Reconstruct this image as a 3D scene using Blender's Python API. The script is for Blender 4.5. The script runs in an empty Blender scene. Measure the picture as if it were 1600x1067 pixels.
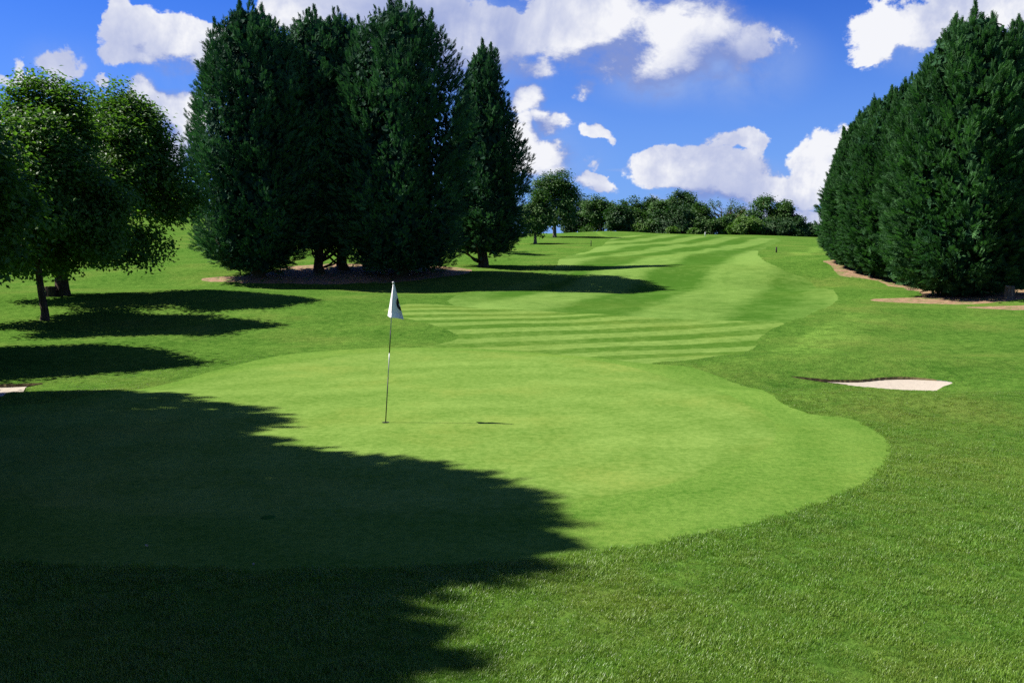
import bpy, math, random
import numpy as np
from mathutils import Vector, Matrix
from mathutils.geometry import delaunay_2d_cdt

R = math.radians
sc = bpy.context.scene
C = sc.collection

# ------------------------------------------------------------------ camera
EYE = 2.55
PITCH = R(5.45)
FPX = 1400.0                      # focal length in photo pixels (1600 wide)
cam_d = bpy.data.cameras.new('camera')
cam_d.sensor_width = 36.0
cam_d.lens = 36.0 * FPX / 1600.0
cam_d.clip_start = 0.05
cam_d.clip_end = 9000
cam = bpy.data.objects.new('camera', cam_d)
cam.location = (0, 0, EYE)
cam.rotation_euler = (math.pi/2 - PITCH, 0, 0)
C.objects.link(cam)
sc.camera = cam

# ------------------------------------------------------------------ light
SUN_EL = R(48.8)
SUN_AZ = R(-78.5)                 # from +Y towards +X; negative is to the left
SUN_DIR = Vector((math.sin(SUN_AZ)*math.cos(SUN_EL), math.cos(SUN_AZ)*math.cos(SUN_EL), math.sin(SUN_EL)))
sun_d = bpy.data.lights.new('sun', 'SUN')
sun_d.energy = 5.0
sun_d.angle = R(0.53)
sun_d.color = (1.0, 0.955, 0.88)
sun = bpy.data.objects.new('sun', sun_d)
sun.rotation_euler = SUN_DIR.to_track_quat('Z', 'Y').to_euler()
sun.location = (-60, 20, 80)
C.objects.link(sun)

sc.view_settings.view_transform = 'Standard'
sc.view_settings.look = 'None'
sc.view_settings.exposure = 1.35
sc.view_settings.gamma = 1.0
sc.view_settings.use_curve_mapping = False
sc.cycles.use_denoising = False
sc.cycles.use_adaptive_sampling = False
sc.cycles.max_bounces = 6
sc.cycles.diffuse_bounces = 3
sc.cycles.glossy_bounces = 2
sc.cycles.transmission_bounces = 3

def pix_dir(px, py):
    a = (px-800)/FPX; b = (533.5-py)/FPX
    v = Vector((a, math.cos(PITCH)+b*math.sin(PITCH), -math.sin(PITCH)+b*math.cos(PITCH)))
    return v.normalized()

# ------------------------------------------------------------------ node helpers
def N(nt, typ, **kw):
    n = nt.nodes.new(typ)
    for k, v in kw.items():
        if k.startswith('i_'):
            n.inputs[k[2:].replace('_', ' ')].default_value = v
        else:
            setattr(n, k, v)
    return n
def math_n(nt, op, a, b=None, c=None, clamp=False):
    n = nt.nodes.new('ShaderNodeMath'); n.operation = op; n.use_clamp = clamp
    for i, s in enumerate((a, b, c)):
        if s is None: continue
        if isinstance(s, (int, float)): n.inputs[i].default_value = s
        else: nt.links.new(s, n.inputs[i])
    return n.outputs[0]
def vmath(nt, op, a, b=None, out=0):
    n = nt.nodes.new('ShaderNodeVectorMath'); n.operation = op
    for i, s in enumerate((a, b)):
        if s is None: continue
        if isinstance(s, (tuple, list, Vector)): n.inputs[i].default_value = tuple(s)
        else: nt.links.new(s, n.inputs[i])
    return n.outputs[out]
def noise(nt, vec, scale, detail=3.0, rough=0.55, dist=0.0):
    n = nt.nodes.new('ShaderNodeTexNoise')
    n.inputs['Scale'].default_value = scale; n.inputs['Detail'].default_value = detail
    n.inputs['Roughness'].default_value = rough; n.inputs['Distortion'].default_value = dist
    if vec is not None: nt.links.new(vec, n.inputs['Vector'])
    return n.outputs['Fac']
def mapr(nt, v, a, b, c=0.0, d=1.0, smooth=True):
    n = nt.nodes.new('ShaderNodeMapRange')
    n.interpolation_type = 'SMOOTHSTEP' if smooth else 'LINEAR'
    n.inputs[1].default_value = a; n.inputs[2].default_value = b
    n.inputs[3].default_value = c; n.inputs[4].default_value = d
    nt.links.new(v, n.inputs[0])
    return n.outputs[0]
def mixc(nt, f, a, b, mode='MIX'):
    n = nt.nodes.new('ShaderNodeMix'); n.data_type = 'RGBA'; n.blend_type = mode
    for s, i in ((f, 0), (a, 6), (b, 7)):
        if isinstance(s, (int, float)): n.inputs[i].default_value = s
        elif isinstance(s, (tuple, list)): n.inputs[i].default_value = (*s[:3], 1)
        else: nt.links.new(s, n.inputs[i])
    return n.outputs[2]

# ------------------------------------------------------------------ world: sky and clouds
world = bpy.data.worlds.new('World'); sc.world = world
world.use_nodes = True
nt = world.node_tree; nt.nodes.clear()
CLOUDS = [  # direction measured in the photo (x, y), angular half sizes in the same units, weight
    (268, 66, 76, 40, 1.0), (190, 30, 22, 34, .9), (220, 92, 56, 18, .7), (325, 100, 50, 30, .7),
    (52, 118, 60, 16, .6), (98, 84, 34, 26, .55), (34, 92, 10, 20, .4), (155, 122, 14, 7, .45),
    (222, 160, 36, 32, 1.0), (285, 205, 56, 52, 1.0), (240, 250, 50, 50, .9),
    (470, 10, 70, 34, .9), (640, 40, 130, 75, .95), (760, 70, 100, 65, .95), (930, 30, 130, 75, 1.1),
    (1060, 55, 120, 62, 1.05), (1150, 70, 90, 45, .75), (935, 138, 26, 26, .8), (1000, 100, 110, 45, .85),
    (1000, -60, 300, 60, .9), (730, 98, 90, 28, .75), (835, 105, 60, 32, .75), (1120, 120, 80, 25, .45),
    (828, 165, 42, 34, .95), (868, 200, 55, 26, .8), (937, 212, 32, 17, .95),
    (858, 262, 70, 36, 1.0), (925, 292, 38, 15, .85), (820, 225, 40, 40, .8),
    (1090, 262, 108, 36, 1.15), (1060, 240, 50, 18, .6), (1160, 216, 48, 17, .75), (1190, 290, 140, 34, 1.0),
    (1262, 262, 52, 40, 1.0), (1310, 240, 50, 40, .9), (1220, 335, 160, 26, .9), (1080, 320, 90, 20, .55),
    (1400, 45, 75, 34, .85), (1375, 78, 45, 22, .8), (1520, 10, 130, 34, .95),
    (1600, 280, 160, 60, .8),
]
def dens_group():
    g = bpy.data.node_groups.new('cloud_density', 'ShaderNodeTree')
    g.interface.new_socket('Dir', in_out='INPUT', socket_type='NodeSocketVector')
    g.interface.new_socket('Density', in_out='OUTPUT', socket_type='NodeSocketFloat')
    gi = g.nodes.new('NodeGroupInput'); go = g.nodes.new('NodeGroupOutput')
    D = gi.outputs[0]
    sx = g.nodes.new('ShaderNodeSeparateXYZ'); g.links.new(D, sx.inputs[0])
    az = math_n(g, 'ARCTAN2', sx.outputs[0], sx.outputs[1])
    el = math_n(g, 'ARCSINE', sx.outputs[2])
    cb = g.nodes.new('ShaderNodeCombineXYZ'); g.links.new(az, cb.inputs[0]); g.links.new(el, cb.inputs[1])
    P = cb.outputs[0]
    # warp for ragged outlines
    nz = g.nodes.new('ShaderNodeTexNoise'); nz.inputs['Scale'].default_value = 9; nz.inputs['Detail'].default_value = 6
    nz.inputs['Roughness'].default_value = .6
    g.links.new(D, nz.inputs['Vector'])
    w = vmath(g, 'SUBTRACT', nz.outputs['Color'], (.5, .5, .5))
    wn = g.nodes.new('ShaderNodeVectorMath'); wn.operation = 'SCALE'; g.links.new(w, wn.inputs[0]); wn.inputs[3].default_value = .080
    P = vmath(g, 'ADD', P, wn.outputs[0])
    tot = None
    for (x, y, rx, ry, k) in CLOUDS:
        d = pix_dir(x, y)
        a, e = math.atan2(d.x, d.y), math.asin(d.z)
        v = vmath(g, 'SUBTRACT', P, (a, e, 0))
        v = vmath(g, 'MULTIPLY', v, (FPX/rx/1.25, FPX/ry/1.25, 0))
        l = vmath(g, 'LENGTH', v, out=1)
        m = mapr(g, l, 1.25, 0.0, 0, k)
        tot = m if tot is None else math_n(g, 'SMOOTH_MAX', tot, m, .12)
    # clouds elsewhere in the sky (outside the frame)
    far = noise(g, D, 2.2, 4, .5)
    far = mapr(g, far, .50, .72, 0, 1.0)
    out = mapr(g, vmath(g, 'DOT_PRODUCT', D, tuple(pix_dir(800, 200)), out=1), .78, .62, 0, 1)
    far = math_n(g, 'MULTIPLY', far, out)
    tot = math_n(g, 'MAXIMUM', tot, far)
    st = vmath(g, 'MULTIPLY', D, (1, 1, 1.5))
    n1 = noise(g, st, 8, 9, .66, .35)
    n2 = noise(g, st, 26, 6, .6, .2)
    q = math_n(g, 'MULTIPLY_ADD', n1, 1.7, math_n(g, 'MULTIPLY', n2, .8))
    q = math_n(g, 'SUBTRACT', q, 1.25)
    r = math_n(g, 'MULTIPLY_ADD', q, .95, tot)
    r = math_n(g, 'MULTIPLY', r, mapr(g, tot, .0, .18))
    g.links.new(r, go.inputs[0])
    return g
DG = dens_group()
def dens(vec):
    n = nt.nodes.new('ShaderNodeGroup'); n.node_tree = DG
    nt.links.new(vec, n.inputs[0]); return n.outputs[0]
tc = nt.nodes.new('ShaderNodeTexCoord')
Dv = vmath(nt, 'NORMALIZE', tc.outputs['Generated'])
Dv_ = Dv
sky = nt.nodes.new('ShaderNodeTexSky'); sky.sky_type = 'NISHITA'; sky.sun_disc = False
sky.sun_elevation = SUN_EL; sky.sun_rotation = SUN_AZ
sky.altitude = 100; sky.air_density = 1.0; sky.dust_density = 0.6; sky.ozone_density = 4.0
SKYMUL = (0.155, 0.43, 1.15)
skyc = mixc(nt, 1.0, sky.outputs[0], SKYMUL, 'MULTIPLY')
hs = nt.nodes.new('ShaderNodeHueSaturation'); hs.inputs['Saturation'].default_value = 1.0
nt.links.new(skyc, hs.inputs['Color'])
skyc = hs.outputs[0]
_sx = nt.nodes.new('ShaderNodeSeparateXYZ'); nt.links.new(Dv_, _sx.inputs[0])
skyc = mixc(nt, mapr(nt, _sx.outputs[2], .32, -.03, 0, .85), skyc, (2.0, 3.7, 7.4))
d0 = dens(Dv)
off = vmath(nt, 'NORMALIZE', vmath(nt, 'ADD', Dv, tuple(Vector((-.018, 0, .032)))))
d1 = dens(off)
off2 = vmath(nt, 'NORMALIZE', vmath(nt, 'ADD', Dv, tuple(Vector((-.05, 0, .075)))))
d2 = dens(off2)
g1 = math_n(nt, 'SUBTRACT', d0, d1)
g2 = math_n(nt, 'SUBTRACT', d0, d2)
sh = math_n(nt, 'MULTIPLY_ADD', g1, 1.3, math_n(nt, 'MULTIPLY', g2, .55))
sh = mapr(nt, sh, -.42, .46)
inner = mapr(nt, noise(nt, Dv, 6.5, 6, .62, .4), .38, .60)
inner2 = mapr(nt, noise(nt, Dv, 19, 6, .62, .3), .30, .62)
wd = math_n(nt, 'MULTIPLY_ADD', math_n(nt, 'SUBTRACT', 1.0, sh), .42, .17)
alpha = math_n(nt, 'DIVIDE', math_n(nt, 'SUBTRACT', d0, .27), wd, clamp=True)
alpha = mapr(nt, alpha, 0, 1)
lum = math_n(nt, 'MULTIPLY', math_n(nt, 'MULTIPLY_ADD', inner, .58, .45), math_n(nt, 'MULTIPLY_ADD', inner2, .30, .70))
sh = math_n(nt, 'MULTIPLY', math_n(nt, 'POWER', sh, .8), lum)
CW = 7.3   # cloud white before the background strength (a sunlit cloud)
shb = None
for (x, y, rx, ry, k) in [(690, 55, 190, 80, .75), (1130, 100, 105, 50, .8), (1010, 135, 110, 25, .6), (1240, 335, 130, 22, .6), (1110, 300, 120, 16, .3), (310, 125, 60, 25, .5), (235, 235, 50, 40, .45), (925, 300, 40, 10, .5), (1450, 75, 90, 30, .45)]:
    d = pix_dir(x, y)
    v = vmath(nt, 'SUBTRACT', Dv, tuple(d)); v = vmath(nt, 'MULTIPLY', v, (FPX/rx, FPX/ry, FPX/ry))
    n_ = mapr(nt, vmath(nt, 'LENGTH', v, out=1), 1.3, 0.0, 0, k)
    shb = n_ if shb is None else math_n(nt, 'MAXIMUM', shb, n_)
shb = math_n(nt, 'MULTIPLY', shb, mapr(nt, noise(nt, Dv, 9, 6, .6, .4), .30, .56, .35, 1))
sh = math_n(nt, 'MULTIPLY', sh, math_n(nt, 'SUBTRACT', 1.0, shb))
ccol = mixc(nt, mapr(nt, sh, .0, .84, 0, 1, False), tuple(c*CW for c in (.24, .33, .70)), tuple(c*CW for c in (.98, .99, 1.04)))
veil = None
for (x, y, rx, ry, k) in [(1150, 100, 110, 60, .95), (700, 60, 190, 80, .85), (1040, 130, 110, 35, .8), (880, 240, 70, 60, .35), (300, 105, 70, 35, .5), (240, 215, 60, 60, .4),
                          (1180, 300, 160, 40, .5), (100, 100, 60, 35, .35), (1450, 70, 90, 40, .5), (965, 266, 50, 2.5, .5)]:
    d = pix_dir(x, y)
    v = vmath(nt, 'SUBTRACT', Dv, tuple(d)); v = vmath(nt, 'MULTIPLY', v, (FPX/rx/1.2, FPX/ry/1.2, FPX/ry/1.2))
    n_ = mapr(nt, vmath(nt, 'LENGTH', v, out=1), 1.25, 0.0, 0, k)
    veil = n_ if veil is None else math_n(nt, 'MAXIMUM', veil, n_)
veil = math_n(nt, 'MULTIPLY', veil, mapr(nt, noise(nt, Dv, 7, 7, .6, .5), .30, .62))
skyc = mixc(nt, veil, skyc, tuple(c*CW for c in (.33, .47, .86)))
final = mixc(nt, alpha, skyc, ccol)
bg = nt.nodes.new('ShaderNodeBackground'); bg.inputs['Strength'].default_value = 0.05
nt.links.new(final, bg.inputs['Color'])
wo = nt.nodes.new('ShaderNodeOutputWorld'); nt.links.new(bg.outputs[0], wo.inputs[0])
world.cycles.sampling_method = 'MANUAL'; world.cycles.sample_map_resolution = 256

# ------------------------------------------------------------------ terrain
prof_y = np.array([-4000, -60, -10, 0, 6, 12, 18, 21, 24.5, 27, 30, 33, 36, 39, 43, 47, 50.5, 54, 58, 68, 82, 105, 130, 160, 200, 232, 262, 320, 450, 900, 4000.])
prof_z = np.array([0, -.3, -.05, 0, 0, 0, 0, .02, .10, .235, .42, .64, .78, .86, .90, .94, 1.47, 1.90, 2.12, 2.34, 2.66, 3.3, 4.2, 5.4, 7.25, 8.05, 7.9, 7.1, 6.4, 5.0, 0.])
def pchip(x, xp, yp):
    h = np.diff(xp); dl = np.diff(yp)/h
    m = np.zeros(len(xp))
    for i in range(1, len(xp)-1):
        if dl[i-1]*dl[i] > 0:
            w1 = 2*h[i]+h[i-1]; w2 = h[i]+2*h[i-1]
            m[i] = (w1+w2)/(w1/dl[i-1]+w2/dl[i])
    x = np.clip(x, xp[0], xp[-1]-1e-6)
    i = np.clip(np.searchsorted(xp, x, side='right')-1, 0, len(xp)-2)
    t = (x-xp[i])/h[i]
    return ((1+2*t)*(1-t)**2*yp[i] + t*(1-t)**2*h[i]*m[i] + t*t*(3-2*t)*yp[i+1] + t*t*(t-1)*h[i]*m[i+1])
def sst(a, b, x):
    t = np.clip((x-a)/(b-a), 0, 1); return t*t*(3-2*t)
_rs = np.random.RandomState(5)
_W = [(_rs.uniform(0, 6.28), 2*math.pi/l, _rs.uniform(0, 6.28), a) for l, a in
      ((2.1, .006), (3.3, .010), (3.9, .010), (6.1, .018), (7.7, .02), (13, .035), (19, .05), (31, .08), (47, .12)) for _ in range(2)]
def gauss(X, Y, cx, cy, rx, ry, rot=0.0):
    c, s = math.cos(rot), math.sin(rot)
    u = (X-cx)*c+(Y-cy)*s; v = -(X-cx)*s+(Y-cy)*c
    return np.exp(-(u/rx)**2-(v/ry)**2)
def ground_z(X, Y):
    X = np.asarray(X, float); Y = np.asarray(Y, float)
    z = pchip(Y, prof_y, prof_z)
    n = np.zeros_like(z)
    for a, k, p, amp in _W:
        n += amp*np.sin((X*math.cos(a)+Y*math.sin(a))*k+p)
    d = np.hypot(X-0.5, (Y-14)*.8)
    z = z + n*(.25+.75*sst(8, 16, d))*(1-.55*sst(60, 200, np.hypot(X, Y)))
    z = z + 4.2*sst(14, 60, -X)*sst(62, 150, Y)              # hillside on the left
    z = z - .9*sst(30, 90, X)*sst(80, 200, Y)
    # mound between the green and the right bunker, the bunkers' bowls
    z = z + .20*gauss(X, Y, 7.0, 15.3, 3.4, 1.1, -.25) + .22*gauss(X, Y, 8.8, 20.9, 4.2, 1.3, -.05)
    z = z - .30*gauss(X, Y, 7.3, 17.9, 2.2, 1.0, -.12)
    z = z + .18*gauss(X, Y, -9.0, 15.3, 4.0, 1.0, .2) - .25*gauss(X, Y, -10.6, 17.4, 1.8, .9)
    z = z + .25*gauss(X, Y, 12.5, 15.5, 3.0, 3.0) 
    z = z + .9*gauss(X, Y, 26, 190, 12, 16)*0 + .7*gauss(X, Y, 21, 205, 10, 16)
    return z
def gz(x, y): return float(ground_z(x, y))
def ground(px, py):
    d = pix_dir(px, py); t0 = 1.0; f0 = 1.0
    t = 1.0
    while t < 900:
        p = (d.x*t, d.y*t, EYE+d.z*t)
        f = p[2]-gz(p[0], p[1])
        if f < 0:
            a, b = t0, t
            for _ in range(18):
                m = (a+b)/2
                if EYE+d.z*m-gz(d.x*m, d.y*m) < 0: b = m
                else: a = m
            return Vector((d.x*b, d.y*b, EYE+d.z*b))
        t0 = t; t *= 1.02
    return Vector((d.x*230/d.y, 230, 8))
def z_at(py, Y):      # height of something seen at row py at depth Y
    d = pix_dir(800, py); return EYE + d.z/d.y*Y

# ------------------------------------------------------------------ generic builders
def tag(o, label=None, cat=None, group=None, kind=None):
    if label: o['label'] = label
    if cat: o['category'] = cat
    if group: o['group'] = group
    if kind: o['kind'] = kind
    return o
def empty(name, loc, label=None, cat=None, group=None):
    o = bpy.data.objects.new(name, None); C.objects.link(o); o.location = loc
    o.empty_display_size = .2
    return tag(o, label, cat, group)
def mesh_np(name, V, F, mat=None, parent=None, smooth=False, attr=None, loc=None, link=True):
    """V (n,3); F is an (m,k) array (or a list of those)."""
    Fs = F if isinstance(F, list) and not isinstance(F[0], tuple) else [F]
    Fs = [np.asarray(f, np.int32) for f in Fs if len(f)]
    me = bpy.data.meshes.new(name)
    me.vertices.add(len(V)); me.vertices.foreach_set('co', np.asarray(V, np.float32).ravel())
    nl = sum(f.size for f in Fs); npoly = sum(len(f) for f in Fs)
    me.loops.add(nl); me.loops.foreach_set('vertex_index', np.concatenate([f.ravel() for f in Fs]))
    me.polygons.add(npoly)
    tot = np.concatenate([np.full(len(f), f.shape[1]) for f in Fs])
    st = np.concatenate([[0], np.cumsum(tot)[:-1]])
    me.polygons.foreach_set('loop_start', st.astype(np.int32))
    me.polygons.foreach_set('use_smooth', np.full(npoly, smooth))
    me.update(calc_edges=True); me.validate()
    if attr is not None:
        for k, a in attr.items():
            at = me.attributes.new(k, 'FLOAT', 'POINT'); at.data.foreach_set('value', np.asarray(a, np.float32))
    if mat: me.materials.append(mat)
    if not link: return me
    o = bpy.data.objects.new(name, me); C.objects.link(o)
    if parent: o.parent = parent
    if loc is not None: o.location = loc
    return o

class MB:
    def __init__(s): s.V = []; s.F = []; s.n = 0
    def add(s, V, F):
        V = np.asarray(V, float); F = np.asarray(F, int)
        s.V.append(V); s.F.append(F+s.n); s.n += len(V)
    def tube(s, pts, rad, seg=8, cap=True):
        pts = np.asarray(pts, float); n = len(pts)
        tg = np.gradient(pts, axis=0); tg /= np.linalg.norm(tg, axis=1)[:, None]+1e-9
        ref = np.array([.13, .97, .2]) if abs(tg[0][2]) > .7 else np.array([0, 0, 1.])
        a = np.linspace(0, 2*math.pi, seg, endpoint=False)
        V = []
        for i in range(n):
            u = np.cross(tg[i], ref); u /= np.linalg.norm(u)+1e-9; w = np.cross(tg[i], u)
            r = rad[i] if np.ndim(rad) else rad
            V.append(pts[i]+r*(np.cos(a)[:, None]*u+np.sin(a)[:, None]*w))
        V = np.concatenate(V)
        F = []
        for i in range(n-1):
            for j in range(seg):
                F.append((i*seg+j, i*seg+(j+1) % seg, (i+1)*seg+(j+1) % seg, (i+1)*seg+j))
        if cap:
            V = np.vstack([V, pts[0], pts[-1]]); c0 = n*seg; c1 = c0+1
            for j in range(seg):
                F.append((c0, (j+1) % seg, j, j)); F.append((c1, (n-1)*seg+j, (n-1)*seg+(j+1) % seg, (n-1)*seg+(j+1) % seg))
        s.add(V, F)
    def build(s, name, mat, parent=None, smooth=True, loc=None):
        V = np.concatenate(s.V); F = np.concatenate(s.F)
        tri = F[:, 2] == F[:, 3]
        return mesh_np(name, V, [F[~tri], F[tri][:, :3]], mat, parent, smooth, loc=loc)

# ------------------------------------------------------------------ materials
def new_mat(name):
    m = bpy.data.materials.new(name); m.use_nodes = True
    b = m.node_tree.nodes['Principled BSDF']
    return m, m.node_tree, b
def simple_mat(name, col, rough=.6, spec=.3, var=.15, scale=30, bump=.0, metallic=0):
    m, t, b = new_mat(name)
    tcn = t.nodes.new('ShaderNodeTexCoord')
    f = noise(t, tcn.outputs['Object'], scale, 5, .6)
    c = mixc(t, f, tuple(x*(1-var) for x in col), tuple(min(1, x*(1+var)) for x in col))
    t.links.new(c, b.inputs['Base Color'])
    b.inputs['Roughness'].default_value = rough; b.inputs['Specular IOR Level'].default_value = spec
    b.inputs['Metallic'].default_value = metallic
    if bump:
        bn = t.nodes.new('ShaderNodeBump'); bn.inputs['Strength'].default_value = bump
        bn.inputs['Distance'].default_value = .01
        t.links.new(f, bn.inputs['Height']); t.links.new(bn.outputs[0], b.inputs['Normal'])
    return m
def bark_mat(name, c1, c2):
    m, t, b = new_mat(name)
    tcn = t.nodes.new('ShaderNodeTexCoord')
    v = vmath(t, 'MULTIPLY', tcn.outputs['Object'], (9, 9, 1.6))
    f = noise(t, v, 2.2, 7, .65, .6)
    g = noise(t, tcn.outputs['Object'], 1.4, 3)
    f = mapr(t, f, .32, .68)
    c = mixc(t, f, c1, c2); c = mixc(t, math_n(t, 'MULTIPLY', mapr(t, g, .5, .75), .45), c, (.05, .075, .03))
    t.links.new(c, b.inputs['Base Color']); b.inputs['Roughness'].default_value = .9; b.inputs['Specular IOR Level'].default_value = .15
    bn = t.nodes.new('ShaderNodeBump'); bn.inputs['Strength'].default_value = .9; bn.inputs['Distance'].default_value = .03
    t.links.new(f, bn.inputs['Height']); t.links.new(bn.outputs[0], b.inputs['Normal'])
    return m
def leaf_mat(name, dark, light, transl=.25, tcol=None, rough=.55, spec=.25, nscale=.5, spot=None):
    m, t, b = new_mat(name)
    at = t.nodes.new('ShaderNodeAttribute'); at.attribute_name = 'v'
    geo = t.nodes.new('ShaderNodeNewGeometry')
    n1 = noise(t, geo.outputs['Position'], nscale, 3)
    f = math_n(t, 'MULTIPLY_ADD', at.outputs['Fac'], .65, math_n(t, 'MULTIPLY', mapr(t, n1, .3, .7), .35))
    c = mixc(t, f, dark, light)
    if spot:
        n2 = noise(t, geo.outputs['Position'], spot[1], 3)
        c = mixc(t, mapr(t, n2, spot[2], spot[2]+.12, 0, spot[3]), c, spot[0])
    t.links.new(c, b.inputs['Base Color'])
    b.inputs['Roughness'].default_value = rough; b.inputs['Specular IOR Level'].default_value = spec
    tr = t.nodes.new('ShaderNodeBsdfTranslucent')
    tm = mixc(t, 1.0, c, tcol or (1.1, 1.5, .5), 'MULTIPLY'); t.links.new(tm, tr.inputs['Color'])
    mx = t.nodes.new('ShaderNodeMixShader'); mx.inputs[0].default_value = transl
    t.links.new(b.outputs[0], mx.inputs[1]); t.links.new(tr.outputs[0], mx.inputs[2])
    t.links.new(mx.outputs[0], t.nodes['Material Output'].inputs['Surface'])
    return m

def stripe_dir(p, q):
    a, b = ground(*p), ground(*q)
    v = Vector((b.x-a.x, b.y-a.y)); v.normalize()
    return a, v
def turf_nodes(t, pos, ca, cb, yellow, mid=(.35, 3.0), fine=(26, .5), stripes=None, yamt=.5, yscale=.35, streak=None, rings=None, edge=None):
    """colour of mown grass: broad patches, small patches, individual tufts, mower stripes"""
    big = mapr(t, noise(t, pos, mid[0], 4, .6), .34, .66)
    md = mapr(t, noise(t, pos, mid[1], 5, .7), .34, .66)
    fn = mapr(t, noise(t, pos, fine[0], 8, .80), .36, .64)
    f = math_n(t, 'MULTIPLY_ADD', big, .30, math_n(t, 'MULTIPLY', md, .40))
    f = math_n(t, 'MULTIPLY_ADD', fn, fine[1], f)
    f = math_n(t, 'MULTIPLY', f, 1.0/(.7+fine[1]))
    if stripes:
        for (a, v, per, amt, soft, wob) in stripes:
            nrm = Vector((-v.y, v.x, 0))
            s = vmath(t, 'DOT_PRODUCT', pos, tuple(nrm), out=1)
            s = math_n(t, 'ADD', s, -nrm.dot(Vector((a.x, a.y, 0))))
            wn = noise(t, pos, .09, 2)
            s = math_n(t, 'MULTIPLY_ADD', wn, wob, s)
            w = math_n(t, 'SINE', math_n(t, 'MULTIPLY', s, 2*math.pi/per))
            w = mapr(t, w, -soft, soft, -amt, amt)
            w = math_n(t, 'MULTIPLY', w, mapr(t, noise(t, pos, .22, 2), .25, .6, .55, 1.1))
            f = math_n(t, 'ADD', f, w)
    if rings:
        (cx, cy, per, amt) = rings
        l = vmath(t, 'LENGTH', vmath(t, 'MULTIPLY', vmath(t, 'SUBTRACT', pos, (cx, cy, 0)), (1, .8, 0)), out=1)
        l = math_n(t, 'MULTIPLY_ADD', noise(t, pos, .3, 2), 1.5, l)
        w = math_n(t, 'SINE', math_n(t, 'MULTIPLY', l, 2*math.pi/per))
        f = math_n(t, 'ADD', f, math_n(t, 'MULTIPLY', w, amt))
    if edge:    # lighter lap round the margin
        at = t.nodes.new('ShaderNodeAttribute'); at.attribute_name = 'edge'
        f = math_n(t, 'ADD', f, mapr(t, at.outputs['Fac'], edge[0], edge[1], edge[2], 0))
    if streak:
        for (a, b, w, amt) in streak:
            v = Vector((b.x-a.x, b.y-a.y, 0)); L = v.length; v /= L; nrm = Vector((-v.y, v.x, 0))
            s = math_n(t, 'ADD', vmath(t, 'DOT_PRODUCT', pos, tuple(nrm), out=1), -nrm.dot(a.xy.to_3d()))
            s = math_n(t, 'MULTIPLY_ADD', noise(t, pos, .25, 2), 2.2, s); s = math_n(t, 'ADD', s, -1.1)
            u = math_n(t, 'ADD', vmath(t, 'DOT_PRODUCT', pos, tuple(v), out=1), -v.dot(a.xy.to_3d()))
            k = math_n(t, 'MULTIPLY', mapr(t, math_n(t, 'ABSOLUTE', s), w*1.2, w*.3), math_n(t, 'MULTIPLY', mapr(t, u, 0, L*.2), mapr(t, u, L, L*.75)))
            k = math_n(t, 'MULTIPLY', k, mapr(t, noise(t, pos, 2.5, 4, .7), .35, .6))
            f = math_n(t, 'MULTIPLY_ADD', k, amt, f)
    f = math_n(t, 'MAXIMUM', f, 0.0)
    c = mixc(t, math_n(t, 'MINIMUM', f, 1.3), ca, cb)
    n = t.nodes.get(c.node.name); n.clamp_factor = False
    yn = math_n(t, 'MULTIPLY', mapr(t, noise(t, pos, yscale, 5, .65), .45, .72), math_n(t, 'MULTIPLY_ADD', fn, .6, .5))
    c = mixc(t, math_n(t, 'MULTIPLY', yn, yamt), c, yellow)
    return c, f, fn
def turf_mat(name, ca, cb, yellow, bump=.5, bscale=60, bdist=.01, rough=.75, **kw):
    m, t, b = new_mat(name)
    geo = t.nodes.new('ShaderNodeNewGeometry'); pos = geo.outputs['Position']
    c, f, fn = turf_nodes(t, pos, ca, cb, yellow, **kw)
    t.links.new(c, b.inputs['Base Color'])
    b.inputs['Roughness'].default_value = rough; b.inputs['Specular IOR Level'].default_value = .0
    h = noise(t, pos, bscale, 5, .7)
    h = math_n(t, 'ADD', h, math_n(t, 'MULTIPLY', noise(t, pos, bscale*.2, 4, .6), 1.4))
    bn = t.nodes.new('ShaderNodeBump'); bn.inputs['Strength'].default_value = bump; bn.inputs['Distance'].default_value = bdist
    t.links.new(h, bn.inputs['Height']); t.links.new(bn.outputs[0], b.inputs['Normal'])
    return m

# ------------------------------------------------------------------ ground regions (outlines as seen, dropped on the ground)
def smooth_poly(pix, closed=True, step=.12, wig=0.0, seed=1):
    P = [ground(x, y).xy if not isinstance(x, Vector) else x for x, y in pix]
    n = len(P); out = []
    for i in range(n if closed else n-1):
        p0, p1, p2, p3 = P[(i-1) % n], P[i], P[(i+1) % n], P[(i+2) % n]
        # centripetal-like damping: limit tangents
        L = (p2-p1).length
        m1 = (p2-p0); m2 = (p3-p1)
        m1 = m1.normalized()*min(m1.length/2, L*.9); m2 = m2.normalized()*min(m2.length/2, L*.9)
        k = max(2, int(L/(step*max(1.0, .04*p1.length)))); k = min(k, 40)
        for j in range(k):
            s = j/k
            h = (2*s**3-3*s**2+1)*p1 + (s**3-2*s**2+s)*m1 + (-2*s**3+3*s**2)*p2 + (s**3-s**2)*m2
            out.append(h)
    A = np.array([(p.x, p.y) for p in out])
    if wig:
        rs = np.random.RandomState(seed)
        A += rs.normal(0, wig, A.shape)
    return A
GREEN = [(-330, 700), (-60, 655), (60, 640), (200, 612), (330, 590), (430, 570), (520, 556), (640, 548), (760, 549), (850, 556),
         (920, 562), (1000, 577), (1090, 603), (1160, 628), (1205, 656), (1208, 690), (1150, 722), (1040, 757), (900, 785),
         (760, 802), (600, 811), (400, 813), (200, 803), (0, 783), (-250, 745)]
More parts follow.
